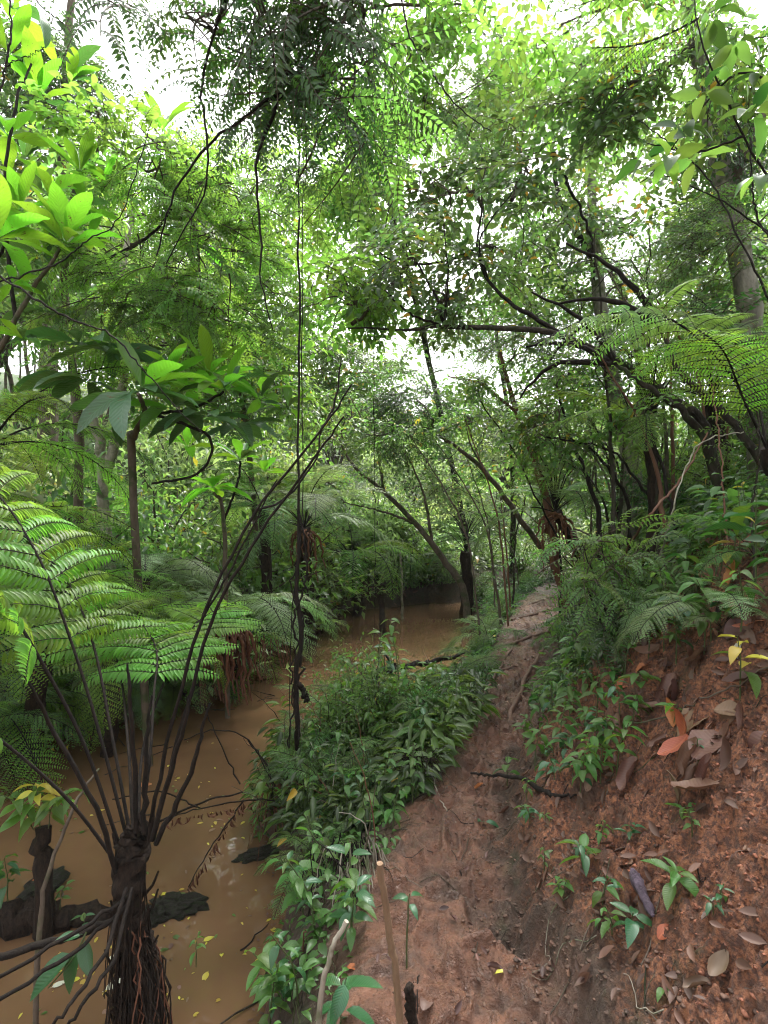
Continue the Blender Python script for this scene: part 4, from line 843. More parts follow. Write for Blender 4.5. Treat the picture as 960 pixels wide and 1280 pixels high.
# ---------------------------------------------------------------- lianas and hanging stems
def vine(label, pts, rad, mat='dark_stem', name='liana', k=40, wob=.004, extra=()):
    t = thing(name, label, 'vine', P(*pts[-1]) if not isinstance(pts[-1], Vector) else pts[-1])
    trunkpart('stem', t, [p if isinstance(p, Vector) else P(*p) for p in pts], rad, mat, 6, k, wob, len(label), .15)
    for e in extra: trunkpart('stem', t, [P(*p) for p in e[0]], e[1], mat, 5, k, wob * 1.5, len(label) + len(e[0]), .15)
    return t
YV = 3.9
vb = gb(371, 960, 4.05, .02)
vine('twisted black liana hanging from the canopy to the mound of plants', [(372, -40, YV), (374, 120, YV), (373, 300, YV), (374, 480, YV), (373, 640, YV), (372, 720, YV), (375, 800, YV), (370, 850, YV), (372, 900, YV), vb],
     [.006, .006, .007, .008, .012, .016, .017, .018, .014], extra=[([(374, 640, YV), (384, 700, YV), (378, 740, YV), (366, 780, YV), (378, 830, YV), (368, 870, YV), (374, 930, YV)], [.007, .008, .009]), ([(372, 700, YV), (364, 740, YV), (380, 780, YV), (366, 830, YV), (366, 880, YV), (360, 930, YV)], [.005, .006]), ([(374, 855, YV), (384, 875, YV), (382, 860, YV - .02)], [.02, .012, .002])], wob=.006)
vine('thin straight liana just beside the twisted black one', [(378, -40, YV + .1), (379, 200, YV + .1), (377, 450, YV + .1), (378, 640, YV + .1), (364, 780, YV + .1), (362, 950, YV + .1)], [.0035, .0035, .003], wob=.002)
vine('hair-thin liana falling straight into the far creek', [(462, -20, 6.6), (466, 300, 6.7), (468, 560, 6.8), (469, 700, 6.9), (468, 800, 7.0), (466, 880, 7.1)], [.004, .004], wob=.004)
vine('slack liana curving from the top edge towards the lime tree', [(498, -20, 3.4), (512, 45, 3.4), (545, 100, 3.5), (580, 140, 3.6), (615, 165, 3.8)], [.006, .005, .003])
vine('short liana dropping from the top edge in the bright gap', [(470, -20, 3.6), (478, 60, 3.6), (486, 120, 3.6), (497, 175, 3.7)], [.004, .003], wob=.003)
vine('dark stem crossing the lime leaves in the upper corner', [(0, 352, 3.2), (70, 330, 3.2), (110, 300, 3.2), (150, 270, 3.2), (190, 150, 3.2)], [.005, .004, .002])
vine('thin branching stem beside the huge lime leaves', [(0, 118, 3.2), (8, 80, 3.2), (14, 30, 3.2), (10, -30, 3.2)], [.006, .005], extra=[([(8, 82, 3.2), (35, 70, 3.2), (58, 58, 3.2)], [.004, .002])])
vine('dark branch slanting down from the canopy across the lime foliage', [(0, 345, 3), (80, 395, 3), (140, 420, 3), (185, 470, 3.05), (255, 545, 3.1)], [.007, .005, .003])
vine('black stem beside the dark climbers at the edge', [(985, 420, 3.4), (935, 320, 3.4), (890, 230, 3.5), (850, 190, 3.5), (800, 150, 3.6)], [.007, .005, .003])
vine('thin arching stem over the lime fern frond', [(990, 330, 3.0), (950, 280, 3.1), (940, 230, 3.1), (938, 170, 3.1)], [.006, .004])
vine('dark hanging stem in front of the slim background tree', [(690, 190, 5.6), (715, 240, 5.6), (740, 300, 5.7), (744, 350, 5.7)], [.016, .014, .010], wob=.01)
vine('brown root-like stem leaning up the dark slope', [hit(765, 725), (800, 660, 3.6), (850, 600, 3.8), (885, 540, 4.0)], [.009, .008, .006], 'barkred')
vine('pale thin stem rising from the dark hollow on the slope', [hit(815, 740), (835, 660, 3.5), (870, 560, 3.6), (930, 540, 3.7)], [.006, .005, .004], 'barkpale')
vine('reddish hanging root beside the dark hollow', [hit(912, 700), (905, 640, 3.2), (900, 560, 3.3), (890, 480, 3.6)], [.006, .005, .004], 'barkred')
vine('leaning brown stem at the right edge of the slope', [hit(945, 735), (940, 640, 3.0), (950, 560, 3.0), (940, 470, 3.1)], [.007, .006, .004], 'dark_bark')

# dark leaning trunks on the slope
for lab, pts, rad in (('dark trunk leaning left above the dark hollow', [(885, 560, 4.6), (850, 512, 4.6), (800, 478, 4.6), (770, 455, 4.7)], [.10, .085, .06, .04]),
                      ('dark leaning trunk at the right edge of the slope', [(985, 640, 4.0), (930, 545, 4.1), (880, 495, 4.2), (845, 455, 4.3), (820, 400, 4.4)], [.10, .08, .06, .03])):
    bb = gb(pts[0][0] + 20, 0, pts[0][2]); t = thing('leaning_tree', lab, 'tree', bb); trunkpart('trunk', t, [bb] + [P(*p) for p in pts], [r_ * .38 for r_ in rad], 'dark_bark', 10, 26, .01, len(lab), .12)
    for i in range(3):
        a = P(*pts[-1]); trunkpart('limb', t, [a, a + Vector((-.25 - .1 * i, .1 * i, .35 - .15 * i)), a + Vector((-.7, .2 * i, .6 - .4 * i))], [.03, .008], 'dark_stem', 6, 10, .01, i)
for i, (pts, rad) in enumerate((([(750, 660, 5.6), (735, 600, 5.6), (715, 555, 5.7), (700, 500, 5.8)], .03), ([(785, 630, 5.4), (762, 590, 5.4), (730, 555, 5.4), (680, 545, 5.4)], .022), ([(822, 640, 5.2), (795, 600, 5.2), (765, 565, 5.3), (700, 548, 5.3)], .02), ([(700, 690, 7.6), (680, 640, 7.6), (640, 560, 7.6), (600, 500, 7.7)], .02), ([(840, 640, 4.6), (820, 560, 4.7), (800, 520, 4.8)], .02))):
    lab = ['dark sapling stem leaning behind the reddish tree', 'arching dark stem forking off left of the black-stalked fern', 'long dark stem bowed low over the green undergrowth', 'thin grey sapling rising behind the far path', 'short dark sapling beside the black-stalked fern'][i]
    bb = gb(*[pts[0][0], 0, pts[0][2]]); t = thing('sapling', lab, 'tree', bb); trunkpart('trunk', t, [bb] + [P(*p) for p in pts], [rad, rad * .4], 'dark_stem', 6, 22, .008, i)
    clump(t, None, P(pts[-1][0], pts[-1][1] - 15, pts[-1][2]), (.35, .3, .25), 10, 'mid', .7, P(*pts[-1]), r0=.01)

# ---------------------------------------------------------------- the near tree fern with black stalks
def P9(px, py, Y): return P(px, py, Y * .9)
base = P9(172, 1300, 2.55); base.z = -.95
t = thing('tree_fern', 'near tree fern with a black fibrous trunk in the water and long dark stalks', 'tree fern', base)
top = P9(166, 1062, 2.55)
mb = MB(); tube(mb, spline([base, P9(180, 1230, 2.55), P9(160, 1140, 2.55), top, P9(168, 1040, 2.55)], 40, .004, 3), [.10, .07, .052, .062, .045], 16, 0, True, .26, 5)
q = random.Random(5)
for i in range(60):      # thicker brown roots flaring at the foot
    a = q.uniform(-1.2, 1.6); z0 = q.uniform(-.55, -.15); p0 = Vector((top.x + math.cos(a) * .06, 2.295 - abs(math.sin(a)) * .05, z0 + .1)); p2 = p0 + Vector((q.uniform(-.05, .15), q.uniform(-.12, .05), -.55))
    tube(mb, spline([p0, p0.lerp(p2, .5) + Vector((.03, 0, .08)), p2], 10, .010, i), [.0045, .002], 4, 0 if i % 4 else 1, False)
for i in range(60):      # old stalk bases
    a = q.uniform(0, 6.283); z0 = q.uniform(-.5, .25); c = Vector((top.x, 2.295, z0)); o_ = Vector((math.cos(a), math.sin(a), 0)); p0 = c + o_ * .045; tube(mb, [p0, p0 + o_ * .03 + Vector((0, 0, .03)), p0 + o_ * .045 + Vector((q.gauss(0, .01), 0, q.uniform(.05, .12)))], [.008, .004], 4, 0, False)
for i in range(150):      # wiry root fibres down the trunk
    a = q.uniform(0, 6.283); z0 = q.uniform(-.9, -.1); r0 = .06 + .05 * max(0, -.3 - z0); c = Vector((top.x, 2.295, 0)).lerp(Vector((base.x, 2.295, 0)), max(0, min(1, -z0)))
    p0 = Vector((c.x + math.cos(a) * r0 * .9, c.y + math.sin(a) * r0 * .9, z0 + .25)); p2 = Vector((c.x + math.cos(a) * (r0 + .05), c.y + math.sin(a) * (r0 + .05), z0 - .25))
    tube(mb, spline([p0, (p0 + p2) / 2 + Vector((q.gauss(0, .012), q.gauss(0, .012), 0)), p2], 5), [.004, .002], 3, 0, False)
me = mb.mesh('trunk', [M['fibre'], M['rust_fibre']]); me.transform(Matrix.Translation(-base)); o = bpy.data.objects.new('trunk', me); C.objects.link(o); o.parent = t
KW = dict(pin=.50, npin=10, pinnule=.085, pw=.021, nq=24, stipe=.42, droop=.22, fwd=.25, rr=.0078, pr=PR3, flat=.05)
def fp(pts, **kw):
    d = dict(KW); d.update(kw); frond_px(t, [(a_, b_, c_ * .9) for a_, b_, c_ in pts], 'fern', **d)
fp([(150, 1085, 2.55), (85, 1000, 2.45), (0, 925, 2.3), (-110, 850, 2.1), (-240, 830, 1.9)], seed=1, stipe=.5)
fp([(150, 1060, 2.55), (105, 930, 2.5), (45, 815, 2.4), (-10, 730, 2.3), (-80, 650, 2.2), (-180, 590, 2.1)], seed=2, stipe=.40, pin=.62)
fp([(158, 1045, 2.6), (128, 930, 2.65), (95, 820, 2.7), (50, 700, 2.75), (-10, 610, 2.8), (-90, 555, 2.8)], seed=3, stipe=.42, pin=.60)
fp([(162, 1040, 2.6), (140, 920, 2.75), (115, 800, 2.95), (80, 720, 3.1), (20, 660, 3.2)], seed=4, pin=.5, stipe=.5)
fp([(166, 1040, 2.55), (160, 930, 2.8), (150, 840, 3.2), (130, 770, 3.6), (120, 740, 4.0)], seed=5, pin=.5, stipe=.55)
for pts in ([(184, 1045, 2.55), (215, 905, 2.5), (255, 770, 2.45), (320, 640, 2.4), (400, 540, 2.35), (440, 480, 2.3)], [(190, 1048, 2.5), (228, 905, 2.45), (268, 770, 2.4), (330, 660, 2.3), (395, 570, 2.2), (430, 520, 2.1)]):
    trunkpart('stalk', t, [P9(*p) for p in pts], [.009, .007, .005, .003], 'dark_stem', 7, 30, .003, 5)
for pts in ([(320, 640, 2.4), (360, 620, 2.4), (395, 575, 2.4), (400, 540, 2.4)], [(400, 540, 2.35), (420, 500, 2.4), (425, 455, 2.4)], [(255, 770, 2.45), (300, 690, 2.5), (345, 600, 2.5)]):
    trunkpart('stalk', t, [P9(*p) for p in pts], [.005, .003], 'dark_stem', 5, 16, .003, 6)
fp([(176, 1040, 2.6), (188, 940, 2.7), (192, 870, 2.9), (195, 810, 3.2), (170, 770, 3.6)], seed=9, pin=.42, stipe=.6)
def stalk(parent, pts, rad, mat='dark_stem', name='stalk', wob=.003):
    trunkpart(name, parent, [p if isinstance(p, Vector) else P(*p) for p in pts], rad, mat, 6, 16, wob, int(abs(hash(str(pts))) % 997) if False else len(pts))
fp([(172, 1040, 2.6), (180, 930, 2.9), (215, 830, 3.3), (250, 775, 3.7), (300, 750, 4.0)], seed=10, pin=.4, stipe=.55)
for pts in ([(170, 1040, 2.5), (168, 960, 2.45), (162, 870, 2.4), (160, 830, 2.4)], [(180, 1040, 2.5), (182, 950, 2.5), (190, 870, 2.5)], [(190, 1050, 2.5), (214, 960, 2.45), (232, 900, 2.4), (236, 870, 2.4)],
            [(145, 1090, 2.5), (120, 1010, 2.4), (60, 900, 2.3), (30, 840, 2.2)], [(195, 1055, 2.5), (240, 960, 2.4), (262, 880, 2.35)]):
    stalk(t, [P9(*p_) for p_ in pts], [.011, .009, .004])
for pts in ([(160, 1120, 2.45), (100, 1160, 2.3), (0, 1218, 2.1), (-60, 1240, 2)], [(160, 1130, 2.45), (90, 1190, 2.25), (0, 1246, 2.0), (-50, 1270, 2)], [(158, 1110, 2.4), (130, 1190, 2.2), (90, 1250, 2.0), (60, 1290, 1.95)],
            [(165, 1110, 2.4), (140, 1200, 2.2), (105, 1250, 2.05), (75, 1300, 2)]):
    stalk(t, [P9(*p_) for p_ in pts], [.008, .007, .005], wob=.006)
# dead lower frond hanging to the right
t2 = thing('dead_fern_frond', 'bare dead frond with shrivelled brown leaflets arching over the muddy water', 'dead frond', P(355, 990, 3.4))
for pts in ([(350, 1000, 3.6), (310, 1000, 3.4), (250, 1010, 3.2), (205, 1025, 2.9)], [(345, 985, 3.6), (310, 925, 3.5), (270, 912, 3.4), (230, 925, 3.3)], [(305, 1000, 3.4), (270, 1050, 3.3), (235, 1110, 3.2)], [(300, 980, 3.4), (275, 930, 3.4), (255, 880, 3.4)], [(310, 925, 3.5), (335, 960, 3.5), (345, 1010, 3.5)], [(250, 1010, 3.2), (200, 990, 3.1), (140, 1000, 3)]):
    stalk(t2, pts, [.005, .003], 'dark_stem')
mb = MB(); pp = []; dd = []
for i in range(60):
    a, c_ = ((P(350, 1000, 3.6), P(205, 1025, 2.9)), (P(305, 1000, 3.4), P(235, 1110, 3.2)))[i % 2]; p = a.lerp(c_, (i + .5) / 60); pp.append(p); dd.append((q.gauss(0, .4), q.gauss(0, .4), -1))
_lf = []
for v in range(3):
    m2 = MB(); leaves(m2, [[0, 0, 0]], [[1, 0, 0]], [[0, 0, 1]], 1, .16, leafproto(5, .9, .8, .8, .5)); _lf.append(m2.mesh('leaflet', M['rust_fibre']))
for p, d in zip(pp, dd): put('leaflet', q.choice(_lf), t2, frame(p, d, (0, -1, .2), q.uniform(-1, 1), q.uniform(.03, .085)))

# ---------------------------------------------------------------- other ferns
def tree_fern(label, base, crown, n, kind, scale, az=None, trunk_r=.06, tilt=0, skirt=False, stalks=0, group=None, tmat='fibre'):
    t = thing('tree_fern', label, 'tree fern', base, group)
    trunkpart('trunk', t, [base, base.lerp(crown, .5) + Vector((.03, 0, 0)), crown], [trunk_r * 1.3, trunk_r, trunk_r * .9], tmat, 12, 14, .006, len(label), .25)
    fern_rosette(t, crown, n, kind, scale, az, tilt)
    for i in range(stalks):
        a = i * 2.4; s = random.Random(i).uniform(.5, 1); tipp = crown + Vector((math.cos(a) * .45 * s * scale, math.sin(a) * .3 * s * scale, .95 * scale * (1.2 - .4 * s)))
        stalk(t, [crown, crown.lerp(tipp, .5) + Vector((-math.cos(a) * .06, 0, .06)), tipp], [.011 * scale + .003, .005])
    if skirt:
        for i in range(34 if skirt is True else skirt):
            a = i * 2.4; rr = random.Random(i); e = crown + Vector((math.cos(a) * rr.uniform(.1, .4), math.sin(a) * rr.uniform(.1, .3), -rr.uniform(.4, 1.0)))
            stalk(t, [crown, crown.lerp(e, .4) + Vector((math.cos(a) * .1, math.sin(a) * .1, .08)), e], [.014, .02, .008], 'rust_fibre', 'dead_frond', .012)
    return t
tree_fern('silvery tree fern with a skirt of brown dead fronds over the creek', gb(290, 0, 7.0, .2), P(285, 775, 6.0), 12, 'silver', 1.0, None, .09, 0, True)
tree_fern('large tree fern on the near left bank among the lime fronds', gb(20, 0, 5.0, .2), P(60, 760, 4.6), 11, 'fern', .95, None, .08)
tree_fern('lime tree fern whose fronds sweep low over the water behind the black stalks', gb(130, 0, 5.4, .2), P(140, 800, 4.4), 10, 'fern', .8, None, .06)
tree_fern('bright tree fern pushing in from the left edge', gb(-70, 0, 4.4, .2), P(-70, 700, 3.6), 11, 'fern', 1.0, None, .07)
tree_fern('pale drooping tree fern at the upper left edge', gb(-60, 0, 4.8, .2), P(-15, 560, 4.3), 14, 'fern', .9, None, .06)
tree_fern('grey-leaved tree fern with a dark trunk and drooping dead stalks behind the liana', gb(385, 0, 9.4, .2), P(380, 660, 9.0), 14, 'silver', 1.25, None, .10, 0, 12, tmat='fibre')
tree_fern('bright tree fern arching over the far creek bank', gb(450, 0, 12, .2), P(440, 700, 11.6), 13, 'fern', 1.3, None, .1)
tree_fern('tree fern at the end of the creek beside the leaning brown tree', gb(520, 0, 14, .1), P(520, 700, 13.6), 11, 'mid', 1.2, None, .1)
tree_fern('tree fern with an upright tuft of dark stalks across from the leaning tree', gb(582, 0, 12.2, .1), P(582, 690, 12.0), 8, 'mid', .9, None, .12, 0, False, 14)
tree_fern('shaggy tree fern leaning behind the reddish tree', gb(745, 0, 8.2, .1), P(694, 640, 7.8), 8, 'mid', .95, None, .07, 0, 12, 10)
tree_fern('black-trunked tree fern with a tall fan of bare black stalks', gb(815, 0, 5.2, .1), P(812, 545, 5.1), 8, 'fern', .85, (60, 300), .05, 0, False, 14)
tree_fern('tree fern on the slope behind the lime frond', gb(905, 0, 6.2, .1), P(890, 500, 6.0), 11, 'mid', .95, None, .09, 0, False, 4)
tree_fern('tree fern high on the slope near the thick pale trunk', gb(1000, 0, 5.2, .1), P(985, 420, 5.0), 9, 'mid', 1, None, .09)
tree_fern('silvery tree fern low on the bank across the water', gb(170, 0, 6.6, .2), P(180, 730, 6.2), 11, 'silver', .9, None, .07)
tree_fern('mid-green tree fern beside the rosettes of narrow leaves', gb(330, 0, 8.4, .2), P(330, 640, 8.2), 11, 'mid', 1.0, None, .08)
# the big lime frond over the right slope
t = thing('tree_fern', 'tree fern holding one big lime frond out over the slope', 'tree fern', gb(985, 0, 3.3, .1))
trunkpart('trunk', t, [t.location.copy(), P(985, 620, 3.3), P(960, 560, 3.25)], [.07, .06, .05], 'fibre', 10, 12, .006, 4, .25)
frond_px(t, [(958, 560, 3.2), (920, 480, 3.15), (885, 435, 3.1), (840, 400, 3.0), (790, 390, 2.9), (730, 400, 2.8), (670, 430, 2.7)], 'fernmid', pin=.46, npin=17, pinnule=.055, pw=.012, nq=26, stipe=.22, droop=.5, fwd=.35, rr=.008, seed=21, pr=PR3)
frond_px(t, [(958, 560, 3.2), (940, 470, 3.4), (900, 400, 3.7), (850, 360, 4.0), (790, 350, 4.3)], 'fernmid', pin=.4, npin=22, pinnule=.05, pw=.012, nq=20, stipe=.25, seed=22)
frond_px(t, [(958, 560, 3.2), (930, 500, 3.0), (905, 440, 2.8), (870, 410, 2.6)], 'fern', pin=.3, npin=18, pinnule=.045, pw=.012, nq=18, stipe=.25, seed=23)
frond_px(t, [(958, 560, 3.2), (990, 460, 3.1), (1020, 400, 2.9), (1050, 380, 2.7)], 'fern', pin=.4, npin=20, pinnule=.05, pw=.012, nq=20, stipe=.2, seed=24)
t = thing('fern_frond', 'lime fern frond hanging into the upper right corner', 'fern', P(1000, -60, 3))
frond_px(t, [(1010, -70, 3), (940, -20, 2.9), (870, 25, 2.8), (800, 55, 2.75), (740, 60, 2.7)], 'fern', pin=.34, npin=22, pinnule=.045, pw=.012, nq=18, stipe=.1, seed=31)
frond_px(t, [(1010, -70, 3), (930, -60, 3), (850, -45, 3), (770, -10, 3), (700, 15, 3)], 'fernmid', pin=.34, npin=22, pinnule=.045, pw=.012, nq=18, stipe=.1, seed=32)

def fern(label, px, py, n, kind, s, Y=None, group=None, lift=0):
    p = hit(px, py) if Y is None else gb(px, 0, Y, 0); p = p + Vector((0, 0, lift)); t = thing('fern', label, 'fern', p, group); fern_rosette(t, p, n, kind, s); return t
fern('small pale green fern growing from the mound beside the twisted liana', 418, 930, 7, 'mid', .38, lift=.12)
fern('fern spilling from the mound towards the far water', 500, 900, 8, 'mid', .36, lift=.1)
fern('little fern beside the glint of water at the path edge', 545, 880, 7, 'mid', .32, lift=.05)
fern('fern on the creek bank right of the far water', 600, 790, 8, 'mid', .45)
fern('bright fern dipping to the water on the left bank', 385, 800, 9, 'fern', .6, lift=.1)
fern('fern at the foot of the silvery tree fern', 215, 870, 9, 'fern', .55, lift=.15)
for px, Y, s_, k, l_ in ((20, 5.0, .85, 'fern', 'large lime fern hanging over the water at the left edge'), (90, 5.5, .9, 'mid', 'green fern hanging over the water behind the near stalks'), (150, 5.9, .85, 'fern', 'lime fern hanging over the water right of the near stalks'), (205, 6.3, .8, 'silver', 'silvery fern overhanging the creek edge'), (255, 6.6, .8, 'mid', 'green fern under the silvery tree fern'), (300, 7.6, .8, 'fern', 'lime fern drooping to the creek beyond the brown dead fronds'), (-20, 4.6, .8, 'mid', 'green fern just entering at the left edge')):
    b_ = gb(px, 0, Y, 0); b_.z = max(b_.z, WATER) + .35; b_ = b_ + Vector((-.15, 0, 0)); t = thing('fern', l_, 'fern', b_); fern_rosette(t, b_, 11, k, s_); trunkpart('trunk', t, [b_ - Vector((.05, 0, .6)), b_], [.05, .04], 'fibre', 8, 6, .004, 2, .2)
fern('lime fern low on the left bank behind the black stalks', 95, 880, 9, 'fern', .65, lift=.15)
fern('lime fern at the left edge just above the water', 10, 880, 9, 'fern', .6, lift=.15)
fern('fern standing on the bank beyond the black stalks', 150, 845, 9, 'fern', .7, lift=.1)
for px, py, s, k in ((760, 700, .5, 'mid'), (700, 800, .35, 'mid'), (860, 650, .5, 'mid'), (930, 610, .45, 'mid'), (730, 640, .6, 'mid')):
    fern('green fern on the shaded slope above the path', px, py, 8, k, s, group='ferns on the shaded slope')
for i in range(22):
    y = rnd.uniform(13.8, 26); x = rnd.uniform(-.4, .35) * y
    fern('bright fern on the far hillside', 0, 0, 8, rnd.choice(['pale', 'fern']), rnd.uniform(1, 1.6), None, 'ferns on the far hillside') if False else None
    z = g(x, y); t = thing('fern', 'bright fern on the far hillside', 'fern', (x, y, z), 'ferns on the far hillside'); fern_rosette(t, (x, y, z + .2), 8, rnd.choice(['pale', 'fern']), rnd.uniform(1.0, 1.7))
for i in range(40):
    y = rnd.uniform(6.0, 14); x = float(watL(y)) - rnd.uniform(.15, 5.0); z = g(x, y)
    t = thing('fern', 'arching fern on the bank across the creek', 'fern', (x, y, z), 'ferns on the bank across the creek'); fern_rosette(t, (x, y, z + .1), 8, rnd.choice(['mid', 'silver', 'fern']), rnd.uniform(.5, .95))

# ---------------------------------------------------------------- clods, stones and wood
def blob(seed, n=10, m=7, rough=.25, flat=.6):
    q = np.random.default_rng(seed); u = np.linspace(0, 2 * np.pi, n, endpoint=False); v = np.linspace(.12, np.pi - .12, m); U, V = np.meshgrid(u, v)
    d = np.stack([np.cos(U) * np.sin(V), np.sin(U) * np.sin(V), np.cos(V)], -1)
    r = 1 + rough * (q.random(U.shape) - .5) * 2; return d * r[..., None] * [1, 1, flat], n, m
def blob_faces(n, m):
    i, j = np.meshgrid(np.arange(m - 1), np.arange(n), indexing='ij'); j2 = (j + 1) % n
    return np.stack([i * n + j, (i + 1) * n + j, (i + 1) * n + j2, i * n + j2], -1).reshape(-1, 4)
def rockmesh(seed, mat, rough=.25, n=16, m=10, flat=.6):
    V, n, m = blob(seed, n, m, rough, flat); mb = MB(); mb.add(V.reshape(-1, 3), blob_faces(n, m)); mb.add(V[0], [list(range(n))]); mb.add(V[-1], [list(range(n))[::-1]])
    return mb.mesh('rock', mat)
def clods(name, label, n, fx, size, mat, seed):
    q = np.random.default_rng(seed); x, y = fx(q, n); z = hgt(x, y); ok = z > WATER; x, y, z = x[ok], y[ok], z[ok]; n = len(x); mb = MB()
    b, bn, bm = blob(seed, 5, 4, .55, .55); Fq = blob_faces(5, 4); b = b.reshape(-1, 3); s = size * q.uniform(.3, 1, n) ** 2.2; a = q.uniform(0, 6.283, n); c_, s_ = np.cos(a), np.sin(a)
    V = np.stack([b[None, :, 0] * c_[:, None] - b[None, :, 1] * s_[:, None], b[None, :, 0] * s_[:, None] + b[None, :, 1] * c_[:, None], np.broadcast_to(b[None, :, 2], (n, len(b)))], -1) * (s[:, None, None] * q.uniform(.7, 1.3, (n, 1, 3))) + np.stack([x, y, z + s * .25], -1)[:, None]
    k = len(b); off = (np.arange(n) * k)[:, None, None]; mb.add(V, (Fq[None] + off).reshape(-1, 4)); mb.f.append(((np.array([[0, 1, 2, 3, 4]])[None] + off).reshape(-1, 5).astype(np.int32), 0))
    tag(put(name, mb.mesh(name, mat)), label, 'soil', kind='stuff')
def claymat(name, a, b):
    m, nt, N, L = newmat(name); geo = N.new('ShaderNodeNewGeometry')
    c = mixc(N, L, geo.outputs['Random Per Island'], a, b); c = mixc(N, L, math_(N, L, 'MULTIPLY', noise(N, L, 80, 3, .6, geo.outputs['Position']), .5), c, (.05, .03, .02))
    bs = N.new('ShaderNodeBsdfPrincipled'); bs.inputs['Roughness'].default_value = .75; L.new(c, bs.inputs['Base Color']); bp = N.new('ShaderNodeBump'); bp.inputs['Strength'].default_value = .8; bp.inputs['Distance'].default_value = .0015
    L.new(noise(N, L, 120, 4, .6, geo.outputs['Position']), bp.inputs['Height']); L.new(bp.outputs[0], bs.inputs['Normal'])
    out = N.new('ShaderNodeOutputMaterial'); L.new(bs.outputs[0], out.inputs[0]); return m
clods('clay_crumbs', 'crumbs of orange clay loose on the bare bank', 12000, fr_right(1.1, 4.4, .2, 1.7), .0095, claymat('clay_crumb', (.10, .04, .025), (.38, .135, .07)), 31)
clods('mud_crumbs', 'dark crumbs of wet mud along the path edge', 3600, lambda q, n: ((lambda y: (pathR(y) + q.normal(.05, .14, n), y))(1.2 + 6 * q.random(n) ** 1.6)), .009, claymat('mud_crumb', (.05, .03, .02), (.17, .09, .06)), 32)
clods('mud_crumbs', 'small lumps of mud on the trodden path', 1500, lambda q, n: ((lambda y: (pathL(y) + (pathR(y) - pathL(y)) * q.random(n), y))(1.2 + 6 * q.random(n) ** 1.6)), .006, claymat('path_crumb', (.09, .05, .035), (.2, .11, .08)), 33)

def rod(name, label, cat, pts, rad, mat, extra=(), wob=.004, n=9):
    w = [p if isinstance(p, Vector) else P(*p) for p in pts]; t = thing(name, label, cat, w[0]); trunkpart('shaft', t, w, rad, mat, n, 24, wob, len(label), .1)
    for e, r in extra: trunkpart('side_twig', t, [p if isinstance(p, Vector) else P(*p) for p in e], r, mat, 6, 12, wob, len(e), .1)
    return t
def onp(px, py, dz=0.0): return hit(px, py) + Vector((0, 0, dz))
rod('wooden_stake', 'brown wooden stake standing upright at the near path edge', 'stake', [gb(505, 1285, 1.62, .15), (497, 1240, 1.6), (486, 1160, 1.58), (475, 1080, 1.56)], [.011, .010, .010], 'stake', wob=.0015)
rod('wooden_stick', 'pale crooked stick with a snapped top leaning by the water', 'stick', [gb(392, 1290, 1.62, .15), (400, 1255, 1.6), (412, 1200, 1.6), (420, 1175, 1.6), (434, 1151, 1.6)], [.009, .0075, .007], 'barkpale', wob=.0015)
rod('black_stump', 'short charred-black stump at the bottom path edge', 'stump', [gb(517, 1290, 1.7, .1), (513, 1262, 1.68), (512, 1232, 1.68)], [.017, .016, .012], 'fibre')
rod('dark_stick', 'short black stick poking out over the path from the bank', 'stick', [onp(690, 1000), onp(655, 990, .05), onp(622, 984, .06), onp(590, 978, .05)], [.012, .010, .007], 'dark_stem', [([onp(690, 1000), onp(720, 1003, .03)], [.008, .004])])
rod('pale_twig', 'thin pale twig slanting from the dark root tuft to the mud', 'twig', [onp(570, 1035), onp(552, 1010, .03), onp(538, 985, .08)], [.004, .003], 'barkpale')
rod('thin_cane', 'thin bent cane lying across the clay bank', 'cane', [onp(760, 912, .02), onp(830, 905, .03), onp(900, 885, .05), onp(968, 850, .05)], [.004, .003], 'bark', wob=.006)
rod('dead_branch', 'black dead branch sticking out over the far creek water', 'branch', [P(470, 842, 6.3), P(500, 836, 6.4), P(540, 827, 6.6), P(585, 815, 6.9)], [.05, .035, .03, .02], 'dark_stem', [([P(540, 827, 6.6), P(548, 850, 6.6), P(545, 880, 6.5)], [.012, .005]), ([P(500, 836, 6.4), P(470, 810, 6.4)], [.02, .01])], wob=.012)
rod('dead_branch', 'thin branch lying across the water beyond the black stalks', 'branch', [P(180, 1035, 3.7), P(260, 1000, 3.9), P(310, 990, 4.0), P(350, 975, 4.1)], [.008, .006, .004], 'dark_stem')
for a, c_, l in (((395, 940), (590, 1290), None),): pass
rod('bare_pole', 'pale thin pole standing in the far creek water', 'pole', [Vector((P(503, 0, 11.5).x, 11.5, -.9)), (502, 720, 11.5), (500, 690, 11.5)], [.03, .025, .02], 'barkpale')
rod('water_stump', 'dark stump standing in the middle of the far creek', 'stump', [Vector((P(478, 0, 10.2).x, 10.2, -.9)), (478, 775, 10.2), (476, 745, 10.2)], [.08, .06, .05], 'fibre')
rod('bent_sapling', 'leafless brown sapling crossing in front of the left water', 'sapling', [Vector((P(40, 0, 2.3).x, 2.3, -.9)), (48, 1200, 2.3), (55, 1110, 2.35), (80, 1040, 2.4), (105, 985, 2.45), (125, 960, 2.5)], [.012, .010, .007, .004], 'bark')
rod('fallen_cane', 'long dark cane lying low across the bottom left corner', 'cane', [(-40, 1205, 2.0), (60, 1180, 2.15), (130, 1155, 2.3), (160, 1135, 2.4)], [.014, .012], 'dark_stem')
